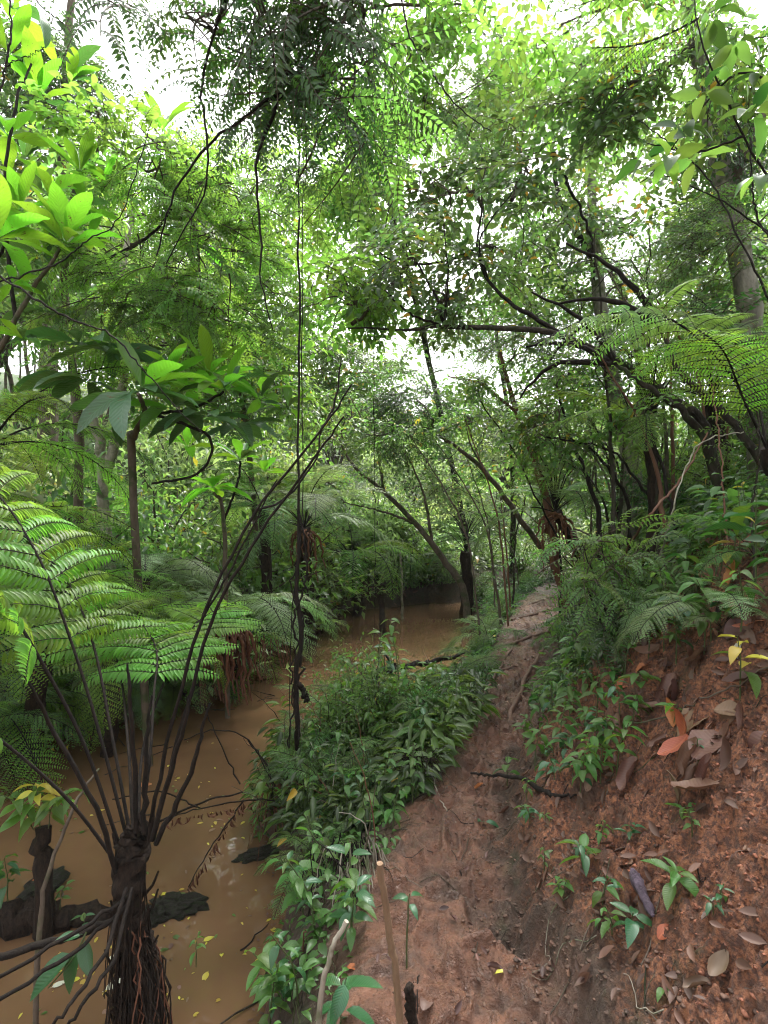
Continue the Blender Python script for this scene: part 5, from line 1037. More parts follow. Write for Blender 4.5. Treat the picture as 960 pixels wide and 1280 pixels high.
for i, (l, pts) in enumerate((('long root running up the middle of the far muddy path', [(632, 915), (645, 878), (662, 842), (680, 812)]), ('forked root crossing the far path below the reddish tree', [(622, 812), (655, 800), (690, 788), (712, 780)]),
    ('root at the foot of the leaning reddish tree', [(640, 778), (670, 770), (700, 762), (718, 770)]), ('thin root along the left side of the far path', [(604, 872), (622, 840), (640, 812), (652, 790)]),
    ('root crossing the path beside the creek-side plants', [(600, 850), (630, 838), (668, 830)]), ('crooked root near the end of the path', [(650, 760), (672, 752), (700, 745)]), ('slim root lying along the bank side of the far path', [(668, 880), (680, 850), (700, 822)]))):
    w = [onp(*p, .004) for p in pts]; t = thing('tree_root', l, 'root', w[0]); trunkpart('root', t, w, [.022, .02, .012] if i < 3 else [.014, .008], 'rootmud', 7, 18, .008, i, .15)

# mossy log and rocks in the water
t = thing('mossy_log', 'rotting mossy log lying in the shallow water at the left edge', 'log', (P(60, 0, 2.95).x, 2.95, WATER))
trunkpart('trunk', t, [Vector((P(-60, 0, 2.9).x, 2.9, -.54)), Vector((P(20, 0, 2.95).x, 2.95, -.54)), Vector((P(100, 0, 3.0).x, 3.0, -.58)), Vector((P(190, 0, 3.1).x, 3.12, -.62))], [.085, .075, .06, .02], 'fibre', 14, 26, .012, 2, .3)
RM = barkmat('wet_rock', (.018, .016, .012), (.06, .052, .042), 30, .55, (.03, .045, .015), 1)
for l, px, py, s, z in (('dark lumpy rock slab breaking the water right of the black fern trunk', 222, 1136, (.15, .09, .045), 0), ('flat dark stone just above the water near the mound', 325, 1068, (.16, .06, .03), 1), ('small dark stone beside the black fern trunk', 190, 1150, (.09, .07, .05), 2), ('dark earth hump under the leafy plant in the water', 55, 1112, (.15, .10, .045), 3)):
    p = onp(px, py); o = put('rock', rockmesh(40 + z, RM, .3, 26, 14, 1.0), None, Matrix.Translation((p.x, p.y, WATER)) @ Matrix.Rotation(.5 * z, 4, 'Z') @ Matrix.Diagonal((*s, 1))); tag(o, l, 'rock')

# ---------------------------------------------------------------- herbs with separate leaves
def herb(label, base, h, n, L, kinds, lean=(0, 0), group=None, q=rnd, name='seedling', stem='green_stem', bank=LM, droop=(-25, 25), start=.35, cat='plant', w=1):
    base = Vector(base); t = thing(name, label, cat, base, group); top = base + Vector((lean[0], lean[1], h)); mid = base.lerp(top, .5) + Vector((-lean[0] * .25, 0, h * .05))
    pts = [base - Vector((0, 0, .03)), mid, top]; trunkpart('stem', t, pts, [.0016 + h * .008, .0012 + h * .003], stem, 5, 9, .001, n)
    c = spline(pts, 20); a = q.uniform(0, 6.283)
    for i in range(n):
        u = start + (1 - start) * (i // 2 + .5) / max(1, (n + 1) // 2); p = Vector(c[min(19, int(u * 19.9))]); a += math.pi if i % 2 else 1.5
        aa = a + q.gauss(0, .25); e = R(q.uniform(*droop)); d = Vector((math.cos(aa) * math.cos(e), math.sin(aa) * math.cos(e), math.sin(e))); s = L * q.uniform(.65, 1.15) * (.7 + .3 * math.sin(u * 3.1))
        put('leaf', q.choice(bank[q.choice(kinds)]), t, frame(p, d, (0, 0, 1), q.gauss(0, .25), (s, s * w, s)))
    return t
def hp(px, py, dz=0): return onp(px, py, dz)
fb = hp(770, 820); t = thing('feathery_bush', 'dark feathery bush filling the slope right of the reddish tree', 'bush', fb)
for i in range(7):
    e = P(700 + 25 * i, 690 - 12 * (i % 3), fb.y + .1 + .1 * (i % 2)); trunkpart('stem', t, [fb + Vector((.02 * i, 0, -.05)), fb.lerp(e, .5) + Vector((0, 0, .08)), e], [.008, .003], 'dark_stem', 5, 12, .004, i)
clump(t, None, P(765, 700, fb.y), (.42, .3, .17), 24, 'pin_mid', .62, None); clump(t, None, P(765, 760, fb.y + .1), (.38, .25, .15), 14, 'pin_dark', .6, None)
H = [
 ('blue-green seedling with one large rounded leaf below the black stick', hp(728, 1090), .10, 7, .075, ['glossy', 'herb'], (-.02, -.04)),
 ('spreading seedling with pale paired leaves on the bare clay', hp(838, 1110), .07, 10, .062, ['herb'], (.0, -.05)),
 ('tiny seedling with three leaves in the middle of the clay bank', hp(852, 1022), .05, 4, .055, ['herb'], (0, -.03)),
 ('broad-leaved seedling beside the path just above the black stick', hp(682, 980), .12, 6, .10, ['glossy'], (0, -.05)),
 ('slender sapling with a few upright leaves in the path edge', hp(634, 985), .16, 5, .10, ['glossy', 'herb'], (.0, 0)),
 ('leafy clump of seedlings where the bank meets the path', hp(700, 935), .18, 12, .085, ['herb', 'mid'], (.03, 0)),
 ('small bright-leaved plant among dead leaves on the bank', hp(735, 960), .12, 9, .075, ['herb', 'lime'], (.03, 0)),
 ('dark-leaved plant hanging at the edge of the far path', hp(675, 912), .22, 14, .085, ['glossy', 'herb'], (0, 0)),
 ('four-leaved seedling at the top of the clay bank', hp(800, 865), .10, 7, .10, ['herb'], (-.03, -.03)),
 ('single blue-green leaf sprig lying on the muddy path', hp(605, 1035), .03, 2, .09, ['glossy'], (0, 0)),
 ('wispy plant with narrow pale leaves high on the right bank', hp(925, 880), .22, 7, .085, ['herb', 'yellow'], (-.03, -.03)),
 ('dark hanging sprig under the curled purple pod', hp(785, 1180), .10, 6, .06, ['glossy'], (0, -.04)),
 ('tiny seedling near the bottom of the clay slope', hp(830, 1245), .03, 3, .035, ['herb'], (0, 0)),
 ('little seedling with ragged leaves beside the purple pod', hp(752, 1130), .09, 8, .05, ['herb', 'glossy'], (.02, -.03)),
 ('plant with yellowing leaves at the foot of the dark slope', hp(915, 735), .30, 12, .12, ['glossy', 'yellow', 'herb'], (0, -.05)),
 ('plant with one long upright blade leaf at the right edge', hp(945, 730), .34, 5, .2, ['glossy', 'herb'], (0, 0)),
 ('sprig of long lime leaves over the dark hollow', hp(815, 735), .42, 8, .15, ['lime'], (.12, 0)),
 ('bluish broad-leaved plant beside the leaning reddish tree', hp(745, 800), .28, 14, .13, ['glossy', 'herb'], (0, 0)),
 ('broad-leaved plant low on the slope above the far path', hp(720, 850), .24, 12, .11, ['glossy', 'herb'], (0, 0)),
 ('leafy plant on the bank beside the curled dead leaves', hp(775, 900), .16, 9, .08, ['herb', 'glossy'], (-.02, 0)),
 ('small plant at the lip of the clay bank above the cane', hp(842, 905), .08, 5, .06, ['herb', 'lime'], (0, -.03)),
 ('tall plant overhanging the far path from the slope', hp(700, 830), .40, 16, .12, ['herb', 'mid'], (-.1, -.05)),
 ('herb with arching leaves in the shade of the slope', hp(790, 790), .35, 14, .12, ['herb', 'glossy'], (-.05, 0)),
 ('herb with dark leaves behind the curled dead leaves', hp(850, 800), .20, 10, .10, ['glossy'], (-.05, 0)),
]
for l, b_, h, n, L, k, ln in H: herb(l, b_, h * 1.15, n, L * (1.4 if b_.y < 2.6 else 1.2), k, ln)
for i, (px, py) in enumerate(((655, 930), (690, 905), (712, 900), (730, 925), (745, 900), (760, 940), (668, 958), (715, 975), (750, 985), (700, 870), (735, 870), (765, 870), (690, 850), (780, 850), (810, 835), (830, 815), (760, 830), (735, 815), (715, 800), (800, 805), (665, 880), (680, 865), (705, 945), (745, 945), (770, 975), (725, 1000), (790, 915), (845, 840), (880, 820), (820, 790), (860, 790), (900, 780))):
    herb('small leafy seedling in the green fringe between path and clay bank', hp(px, py), rnd.uniform(.10, .26), rnd.choice([9, 12, 15]), rnd.uniform(.07, .115), rnd.choice([['herb'], ['glossy', 'herb'], ['mid', 'herb']]), (rnd.uniform(-.04, .04), rnd.uniform(-.05, 0)), 'seedlings along the bank foot')
q = random.Random(61)
for i in range(26):
    y = 1.5 + 2.2 * q.random(); x = float(pathR(y)) + abs(q.gauss(.12, .28)) + .05
    herb('small-leaved seedling rooted in the clay bank', (x, y, g(x, y)), q.uniform(.04, .12), q.choice([5, 7, 9]), q.uniform(.035, .065), q.choice([['herb'], ['mid'], ['lime', 'herb'], ['glossy']]), (q.uniform(-.03, .02), q.uniform(-.04, 0)), 'small seedlings on the clay bank', q=q)
# mound and strip
G = lambda px, Y: gb(px, 0, Y, 0)
HM = [
 ('three-leaved sapling on dark stems rising from the mound', G(445, 4.3), .62, 5, .14, ['lime', 'herb'], (-.12, 0), .85),
 ('young plant with broad glossy leaves at the bottom beside the stake', G(425, 1.72), .17, 9, .13, ['glossy'], (.02, 0), .2),
 ('rounded glossy leaves at the bottom edge by the crooked stick', G(385, 1.62), .10, 7, .12, ['glossy', 'herb'], (-.05, 0), .2),
 ('sapling with two torn leaves on a black stem behind the stake', G(508, 1.95), .26, 4, .09, ['glossy'], (.01, 0), .8),
 ('herb with paired oval leaves hanging towards the near water', G(395, 2.35), .36, 16, .085, ['herb', 'glossy'], (-.12, -.05), .2),
 ('drooping leafy herb on the strip by the near water', G(375, 2.1), .30, 14, .075, ['herb', 'glossy'], (-.1, -.05), .2),
 ('leafy herb below the dark hollow of the mound', G(405, 2.8), .34, 14, .08, ['herb', 'mid'], (-.1, 0), .2),
 ('narrow-leaved plant on the mound edge above the path', G(505, 3.35), .30, 12, .12, ['herb', 'mid'], (.05, -.08), .3),
 ('lime-leaved herb on top of the mound', G(400, 4.0), .34, 16, .09, ['lime', 'herb'], (-.05, 0), .3),
 ('small herb at the water corner of the bottom edge', G(350, 1.9), .2, 12, .07, ['herb', 'glossy'], (-.06, 0), .2),
]
HM += [('upright sapling with spaced lime leaves at the back of the mound', G(470, 4.5), .72, 7, .15, ['lime', 'herb'], (.05, 0), .5), ('tall bare-stemmed sapling with a tuft of leaves over the mound', G(500, 4.3), .78, 8, .13, ['herb', 'glossy'], (-.08, 0), .75),
 ('broad-leaved herb spilling over the mound side towards the water', G(360, 3.6), .34, 12, .16, ['herb', 'lime'], (-.15, -.05), .2), ('large-leaved herb below the hanging roots', G(380, 2.6), .30, 12, .14, ['herb'], (-.1, -.05), .2),
 ('large glossy herb at the waterside near the crooked stick', G(352, 2.2), .26, 12, .13, ['glossy', 'herb'], (-.1, -.05), .2), ('drooping big-leaved plant on the mound beside the bristly tuft', G(520, 3.7), .34, 12, .15, ['herb', 'glossy'], (.05, -.08), .3), ('lime sprout in front of the twisted liana', G(385, 3.5), .32, 10, .12, ['lime'], (0, -.05), .3)]
for l, b_, h, n, L, k, ln, st in HM: herb(l, b_, h, n, L, k, ln, start=st)
for i in range(46):
    y = (2.0 if i < 7 else 3.0) + (1 if i < 7 else 2.3) * rnd.random() ** .8; l_ = float(watR(y)) - .05; r_ = float(pathL(y)) - .1; x = l_ + (r_ - l_) * rnd.random()
    herb('leafy herb in the dense green patch on the creek-side mound', (x, y, g(x, y)), rnd.uniform(.15, .45), rnd.choice([10, 14, 18]), rnd.uniform(.06, .11), rnd.choice([['herb'], ['glossy', 'herb'], ['mid', 'herb'], ['herb', 'lime']]), (rnd.uniform(-.12, .06), rnd.uniform(-.1, .05)), 'herbs on the creek-side mound', start=.25)
for i, (px, Y, h_) in enumerate(((450, 4.6, .55), (480, 4.7, .6), (505, 4.5, .5), (530, 4.6, .42), (555, 4.8, .34), (430, 4.4, .5), (470, 4.3, .55), (515, 4.2, .45), (400, 4.1, .42), (545, 4.3, .4))):
    herb('tall leafy herb standing up from the top of the mound', G(px, Y), h_, rnd.choice([14, 18, 22]), rnd.uniform(.10, .15), rnd.choice([['herb'], ['glossy', 'herb'], ['mid', 'herb']]), (rnd.uniform(-.1, .1), 0), 'herbs on the creek-side mound', start=.3)
for px, Y, s, k in ((450, 4.7, .55, 'under'), (490, 4.6, .55, 'dark'), (535, 4.7, .38, 'under'), (420, 4.2, .40, 'under'), (470, 4.2, .50, 'mid'), (520, 4.1, .42, 'under'), (560, 4.9, .3, 'under'), (385, 3.9, .3, 'mid'), (490, 3.5, .25, 'dark')):
    b_ = G(px, Y); shrub(b_.x, Y, s, k, 'small dense shrub crowning the creek-side mound', 'shrubs on the creek-side mound')
for px, Y, s_, k in ((360, 4.1, .34, 'mid'), (455, 4.9, .5, 'mid'), (410, 3.6, .36, 'mid'), (525, 4.6, .45, 'fern'), (565, 5.2, .42, 'mid'), (480, 3.8, .34, 'mid'), (395, 2.9, .26, 'mid'), (600, 6.2, .4, 'mid'), (610, 7.4, .5, 'mid')):
    b_ = G(px, Y); t = thing('fern', 'small fern on the creek-side mound', 'fern', b_, 'ferns on the creek-side mound'); fern_rosette(t, b_ + Vector((0, 0, .08)), 7, k, s_)
q = random.Random(15)
for i in range(40):
    Y = q.uniform(2.2, 5.4); x = float(watR(Y)) + q.uniform(-.02, .5); b_ = Vector((x, Y, g(x, Y) - .02)); e = b_ + Vector((q.uniform(-.35, .15), q.uniform(-.2, .1), q.uniform(.15, .6)))
    t = thing('dry_weed', 'bare dead stem poking out of the creek-side plants', 'weed', b_, 'dead stems on the creek-side mound'); trunkpart('stem', t, [b_, b_.lerp(e, .5) + Vector((.02, 0, .05)), e], [.004, .0015], q.choice(['dark_stem', 'bark', 'barkpale', 'rust_fibre']), 4, 10, .006, i)
# plants standing in the left water
st = Vector((P(52, 0, 2.9).x, 2.9, -.85)); t = thing('water_stump', 'leaning dark stump carrying leafy sprouts in the left water', 'stump', st)
trunkpart('trunk', t, [st, P(55, 1090, 2.9), P(50, 1035, 2.9)], [.05, .042, .035], 'fibre', 12, 12, .006, 1, .25)
for l, px, py, h, n, L, k, ln in (('leafy sprout with pale yellow tips on the leaning stump', 50, 1035, .22, 18, .13, ['herb', 'lime', 'yellow'], (-.02, 0)), ('leafy sprout spreading right from the leaning stump', 60, 1030, .2, 16, .12, ['herb', 'lime'], (.16, -.05)), ('leafy sprout spreading left from the leaning stump', 42, 1030, .2, 14, .12, ['herb', 'lime'], (-.2, -.05)),
    ('dark-leaved plant on the mossy log at the left edge', 10, 1120, .2, 14, .11, ['glossy', 'herb'], (-.02, 0)), ('round-leaved weed on the mossy log', 75, 1130, .1, 8, .06, ['herb'], (.03, 0)), ('pair of round green leaves beside the black fern trunk', 105, 1165, .08, 4, .07, ['herb', 'glossy'], (0, 0)), ('three-leaved sprout against the black fern trunk', 163, 1262, .12, 5, .07, ['glossy', 'mid'], (0, -.04)), ('small weed in the water right of the black fern trunk', 245, 1200, .1, 6, .06, ['herb'], (0, 0)), ('small weeds at the lower left corner', 15, 1225, .06, 10, .06, ['mid', 'herb'], (0, 0))):
    herb(l, P(px, py, 2.9 if py < 1100 else (2.95 if px < 90 else 2.45)), h, n, L, k, ln, start=.3)
t = thing('leafy_sprig', 'dark sprig of long toothed leaves leaning on the dark canes', 'sprig', P(95, 1180, 2.15)); trunkpart('stem', t, [P(108, 1165, 2.15), P(90, 1200, 2.1), P(60, 1235, 2.05)], [.004, .002], 'green_stem', 5, 8, .001)
for a, d_, L in (((98, 1185), (40, 1240), .20), ((100, 1180), (78, 1255), .15), ((105, 1170), (110, 1215), .13), ((104, 1168), (70, 1175), .10)):
    put('leaf', LM['glossy'][0], t, frame(P(*a, 2.12), P(*d_, 2.05) - P(*a, 2.12), (0, -.6, 1), .2, L))

# dark tuft and hanging roots on the mound face
def strands(name, label, cat, c, n, L, spread, mat, seed, up=0):
    q = random.Random(seed); t = thing(name, label, cat, c)
    for i in range(n):
        a = q.uniform(0, 6.283); p = c + Vector((math.cos(a) * spread[0] * q.random(), math.sin(a) * spread[1] * q.random(), q.uniform(-.02, .04))); l = L * q.uniform(.5, 1.1)
        e = p + Vector((math.cos(a) * l * (.6 if up else .25), math.sin(a) * l * .4 - .05, (-l if not up else l * q.uniform(-.6, .5))))
        mb = MB(); tube(mb, spline([p, p.lerp(e, .5) + Vector((q.gauss(0, .02), q.gauss(0, .02), .04 * up)), e], 9, .004, i), [.0035, .0015], 4, 0, False); me = mb.mesh('strand', M[mat]); me.transform(Matrix.Translation(-c)); o = bpy.data.objects.new('strand', me); C.objects.link(o); o.parent = t
strands('fibre_tuft', 'dark bristly root tuft on the mound beside the path', 'root tuft', G(545, 3.35) + Vector((-.1, 0, .12)), 70, .22, (.09, .06), 'fibre', 3, 1)
strands('hanging_roots', 'tangle of thin dark roots hanging on the mound face', 'roots', G(440, 2.75) + Vector((0, 0, .1)), 46, .40, (.22, .12), 'dark_stem', 4)
strands('hanging_roots', 'pale wiry roots hanging from the mound above the stake', 'roots', G(455, 2.5) + Vector((0, 0, .12)), 26, .34, (.18, .08), 'barkpale', 5)
strands('hanging_roots', 'brown roots dangling into the water under the silvery fern', 'roots', P(325, 800, 6.2), 40, .6, (.35, .2), 'rust_fibre', 6)
strands('hanging_roots', 'dry brown stems drooping from the mound over the water', 'roots', P(345, 985, 3.7), 24, .45, (.12, .1), 'rust_fibre', 8)

# ---------------------------------------------------------------- fallen leaves
def gnorm(x, y, e=.05):
    return Vector((g(x - e, y) - g(x + e, y), g(x, y - e) - g(x, y + e), 2 * e)).normalized()
def dead_leaf(label, px, py, ang, L, kind, group=None, name='fallen_leaf', bank=LC, w=1.0, lift=.012):
    p = hit(px, py); nn = gnorm(p.x, p.y) if p.z > WATER + .01 else Vector((0, 0, 1)); a = R(ang)
    d = Vector((math.cos(a), 0, math.sin(a))) if nn.z < .93 else Vector((math.cos(a), math.sin(a), 0)); d = (d - nn * d.dot(nn)).normalized()
    o = put(name, rnd.choice(bank[kind]), None, frame(p + nn * lift - d * L * .5, d, nn, rnd.uniform(-.3, .3), (L, L * w, L))); return tag(o, label, 'leaf', group)
DL = [
 ('large curled brown dead leaf at the top of the heap on the bank', 838, 872, 100, .17, 'brown', 1.2), ('large brown dead leaf folded over below the heap', 868, 905, -10, .20, 'brown', 1.3), ('dark crumpled dead leaf beside the thin cane', 825, 930, 60, .15, 'brown', 1.2),
 ('big drooping brown dead leaf right of the heap', 888, 930, -30, .19, 'brown', 1.2), ('pale brown dead leaf hanging down the clay', 862, 990, 95, .14, 'litter', 1.1), ('broad veined brown leaf lying lower on the clay', 880, 1005, -85, .18, 'brown', 1.2), ('slim brown leaf beside the broad veined one', 888, 975, 80, .12, 'brown', .8),
 ('pinkish dry leaf at the foot of the purple pod', 835, 1170, 15, .07, 'russet', 1.3), ('orange dead leaf under the purple pod', 806, 1140, 30, .04, 'russet', 1.2), ('orange dry leaf lying where the slope starts', 920, 735, 10, .16, 'russet', 1.1), ('dry orange leaf at the upper right edge of the bank', 945, 775, -15, .13, 'russet', 1.2),
 ('purplish dead leaf near the right edge of the bank', 925, 790, 5, .15, 'litter', 1), ('dark triangular dead leaf standing on the shaded slope', 838, 722, 90, .2, 'brown', 1.3), ('yellow-edged leaf at the foot of the leafy clump', 600, 990, 10, .07, 'russet', 1), ('yellow leaf with a dark one on the muddy path', 627, 1220, 0, .05, 'yellow', .9),
 ('dark rotting leaf beside the yellow one on the path', 618, 1217, 170, .06, 'litter', 1), ('orange leaf caught in the glossy leaves at the bottom', 443, 1212, 20, .06, 'russet', 1.4), ('dry brown leaf at the bottom edge of the path', 535, 1262, 60, .08, 'litter', 1.2), ('brown leaf lying under the seedlings by the path', 765, 955, 55, .10, 'brown', 1.1),
 ('curled dead leaf among the roots above the black stick', 738, 985, 80, .09, 'brown', 1), ('small rust-coloured leaf left of the heap of dead leaves', 805, 835, 70, .1, 'russet', 1), ('brown leaf leaning on the stem of the wispy plant', 935, 900, 90, .11, 'brown', .9), ('greenish leaf at the right edge of the clay bank', 925, 815, 120, .12, 'whiteleaf', .8)]
LC['yellow'] = LM['yellow']; LC['whiteleaf'] = LM['whiteleaf']
for l, px, py, a, L, k, w in DL: dead_leaf(l, px, py, a, L, k, w=w)
q = random.Random(22)
for i in range(8):      # saplings and ferns coming down the upper bank
    px, py = q.uniform(760, 955), q.uniform(700, 790); b_ = hit(px, py); t = thing('fern', 'fern on the lip of the clay bank', 'fern', b_, 'ferns on the lip of the clay bank'); fern_rosette(t, b_, 7, q.choice(['mid', 'mid', 'silver']), q.uniform(.22, .4))
for i in range(22):
    px, py = q.uniform(740, 960), q.uniform(690, 800); b_ = hit(px, py); herb('leafy seedling on the lip of the clay bank', b_, q.uniform(.12, .4), q.choice([8, 12, 14]), q.uniform(.08, .13), q.choice([['herb'], ['glossy', 'herb'], ['mid', 'herb']]), (q.uniform(-.08, .04), q.uniform(-.08, 0)), 'seedlings on the lip of the clay bank')
for i in range(26):
    px, py = q.uniform(770, 950), q.uniform(770, 1010); dead_leaf('large curled dead leaf in the litter high on the clay bank', px, py, q.uniform(0, 360), q.uniform(.09, .17), q.choice(['brown', 'brown', 'litter', 'russet']), 'large dead leaves on the bank', w=1.1)
q = random.Random(21)
for i in range(150):
    y = 1.25 + 3.6 * q.random() ** 1.1; x = float(pathR(y)) + q.uniform(-.05, 2.0)
    n_ = gnorm(x, y); a = q.uniform(0, 6.28); d = Vector((math.cos(a), math.sin(a), 0)); d = (d - n_ * d.dot(n_)).normalized(); L = q.uniform(.03, .10)
    o = put('fallen_leaf', q.choice(LC[q.choice(['brown', 'litter', 'litter', 'russet', 'litter', 'brown', 'yellow'] if i % 7 == 0 else ['brown', 'litter', 'litter'])]), None, frame(Vector((x, y, g(x, y) + .01)), d, n_, q.uniform(-.4, .4), L)); tag(o, 'small dead leaf scattered on the clay bank', 'leaf', 'dead leaves scattered on the clay bank')
# curled purple-grey pod on the bank
p = hit(800, 1130); nn = gnorm(p.x, p.y); pm = barkmat('pod_skin', (.05, .035, .05), (.16, .12, .16), 30, .4, (.04, .025, .03), .8)
t = thing('dry_pod', 'curled purplish-grey seed pod lying on the clay slope', 'seed pod', p)
mb = MB(); A = [hit(792, 1100) + nn * .015, hit(800, 1112) + nn * .03, hit(812, 1135) + nn * .028, hit(818, 1160) + nn * .016]; tube(mb, spline(A, 18), [.008, .017, .021, .017, .012, .015, .004], 12, 0, True, .16, 3); me = mb.mesh('pod_shell', pm); me.transform(Matrix.Translation(-p)); o = bpy.data.objects.new('pod_shell', me); C.objects.link(o); o.parent = t
# floating leaves
q = random.Random(33)
_ctr = [(q.uniform(20, 330), q.uniform(930, 1275)) for _ in range(14)] + [(330, 1060), (300, 1190), (90, 1230), (250, 1010)]
for i in range(190):
    if i % 3: c_ = _ctr[i % len(_ctr)]; px, py = c_[0] + q.gauss(0, 22), c_[1] + q.gauss(0, 16)
    else: px = q.uniform(10, 345); py = q.uniform(900, 1275)
    if px > 345: continue
    p = hit(px, py)
    if p.z > WATER + .005: continue
    sc_ = q.choice([.018, .025, .03, .035, .045, .06]); o = put('floating_leaf', LM[q.choice(['yellow', 'yellow', 'yellow', 'litter', 'brown', 'mid'])][q.randrange(3)], None, Matrix.Translation((p.x, p.y, WATER + .004)) @ Matrix.Rotation(q.uniform(0, 6.28), 4, 'Z') @ Matrix.Diagonal((sc_, sc_ * q.uniform(.7, 1.3), .01 + sc_ * .25, 1))); tag(o, 'small fallen leaf floating on the brown water', 'leaf', 'leaves floating on the creek')
for l, px, py, L, k, a in (('white bleached leaf floating beside the black fern trunk', 134, 1200, .075, 'whiteleaf', 0), ('long pale leaf floating below the white one', 128, 1245, .11, 'whiteleaf', 50), ('orange-brown bark flake floating behind the black stalks', 165, 985, .16, 'russet', 20), ('orange leaf on the mossy log', 38, 1125, .05, 'russet', 30), ('curled cream leaf floating in the lower left', 62, 1238, .07, 'whiteleaf', 40)):
    p = hit(px, py); p.z = max(p.z, WATER) + .006 + (.1 if 'log' in l else 0); tag(put('floating_leaf', LM[k][1], None, Matrix.Translation(p) @ Matrix.Rotation(R(a), 4, 'Z') @ Matrix.Diagonal((L, L * 1.2, L * .15, 1))), l, 'leaf')
# twigs on bank and path
q = random.Random(44)
for i in range(110):
    y = 1.25 + 4.5 * q.random(); x = float(pathR(y)) + q.uniform(-.2, 2.0) if i % 3 else float(pathL(y)) + q.uniform(-.3, .2); a = q.uniform(0, 6.28); L = q.uniform(.06, .28)
    pts = [Vector((x + math.cos(a) * L * u, y + math.sin(a) * L * u, g(x + math.cos(a) * L * u, y + math.sin(a) * L * u) + .006)) for u in (0, .35, .7, 1)]
    mb = MB(); tube(mb, spline(pts, 7, .002, i), [.003, .0015], 4, 0, False); me = mb.mesh('twig', M[q.choice(['twig', 'bark', 'dark_stem'])]); me.transform(Matrix.Translation(-pts[0])); o = put('twig', me, None, Matrix.Translation(pts[0])); tag(o, 'thin dead twig lying on the muddy ground', 'twig', 'twigs on the ground')

# ---------------------------------------------------------------- thin stems crowding the slope
q = random.Random(91)
for i in range(34):
    px = q.uniform(600, 930); Y = q.uniform(4.6, 9.5) if px > 720 else q.uniform(7.5, 13); b_ = gb(px, 0, Y, .05); hgt_ = q.uniform(1.6, 3.6); ln = q.uniform(-1.3, .3)
    t = thing('sapling', 'thin dark sapling stem', 'sapling', b_, 'saplings on the shaded slope'); c1 = b_ + Vector((ln * .25, q.uniform(-.1, .1), hgt_ * .55)); c2 = b_ + Vector((ln, q.uniform(-.3, .3), hgt_))
    trunkpart('trunk', t, [b_, c1, c2], [q.uniform(.012, .03), .014, .006], q.choice(['dark_stem', 'dark_bark', 'barkred', 'bark']), 6, 16, .008, i)
    for k in range(3):
        e = c1.lerp(c2, .3 * k + .1); trunkpart('limb', t, [e, e + Vector((q.uniform(-.3, .3), q.uniform(-.1, .1), .2)), e + Vector((q.uniform(-.6, .6), q.uniform(-.2, .2), q.uniform(.2, .5)))], [.006, .002], 'dark_stem', 4, 8, .004, k)
    if i % 2: clump(t, None, c2, (.4, .3, .25), 6, q.choice(['mid', 'canopy', 'under']), .7, c1.lerp(c2, .8), r0=.006)
# floating sticks and scum at the water margin
q = random.Random(92)
for i in range(40):
    y = q.uniform(2.5, 7.5); x = float(watL(y) + (watR(y) - watL(y)) * q.random() ** q.choice([.3, 1, 3])); a = q.uniform(0, 6.28); L = q.uniform(.08, .45)
    if g(x, y) > WATER - .02: continue
    pts = [Vector((x + math.cos(a) * L * u, y + math.sin(a) * L * u, WATER + .004 + .01 * math.sin(u * 3))) for u in (0, .5, 1)]
    mb = MB(); tube(mb, spline(pts, 7, .004, i), [.005, .002], 5, 0, False); me = mb.mesh('twig', M[q.choice(['dark_stem', 'dark_bark', 'bark'])]); me.transform(Matrix.Translation(-pts[0])); tag(put('floating_twig', me, None, Matrix.Translation(pts[0])), 'thin dead twig floating on the brown water', 'twig', 'twigs floating on the creek')
def fr_margin(q, n):
    y = 2.0 + 9 * q.random(n) ** 1.3; l = q.random(n) < .5; return np.where(l, watL(y) + np.abs(q.normal(0, .12, n)), watR(y) - np.abs(q.normal(0, .07, n))), y
qq = np.random.default_rng(5); x, y = fr_margin(qq, 1500); a = qq.uniform(0, 6.283, 1500); mb = MB(); L_ = qq.uniform(.008, .03, 1500)
leaves(mb, np.stack([x, y, np.full(1500, WATER + .003) + qq.random(1500) * .002], -1), np.stack([np.cos(a), np.sin(a), a * 0], -1), [(0, 0, 1)], L_, L_ * .5, leafproto(2, .8, .9, .02, .02)); tag(put('floating_litter', mb.mesh('floating_litter', M['litter'])), 'specks of leaf litter gathered along the water margin', 'litter', kind='stuff')

q = random.Random(93)
for i in range(60):
    y = 1.5 + 3.0 * q.random(); sr_ = q.uniform(.1, 1.3); x = float(pathR(y)) + sr_; L = q.uniform(.12, .45); pts = []; a = q.uniform(-.5, .5); xx, yy = x, y
    for k in range(9):
        pts.append(Vector((xx, yy, g(xx, yy) + q.uniform(-.004, .012)))); a += q.gauss(0, .5); xx -= L / 9 * math.cos(a); yy += L / 9 * math.sin(a)
    mb = MB(); tube(mb, spline(pts, 16, .001, i), [.0022, .0009], 4, 0, False); me = mb.mesh('root_fibre', M[q.choice(['rust_fibre', 'bark', 'dark_bark', 'barkpale'])]); me.transform(Matrix.Translation(-pts[0])); tag(put('fine_root', me, None, Matrix.Translation(pts[0])), 'hair-fine root straggling down the clay bank', 'root', 'fine roots on the clay bank')

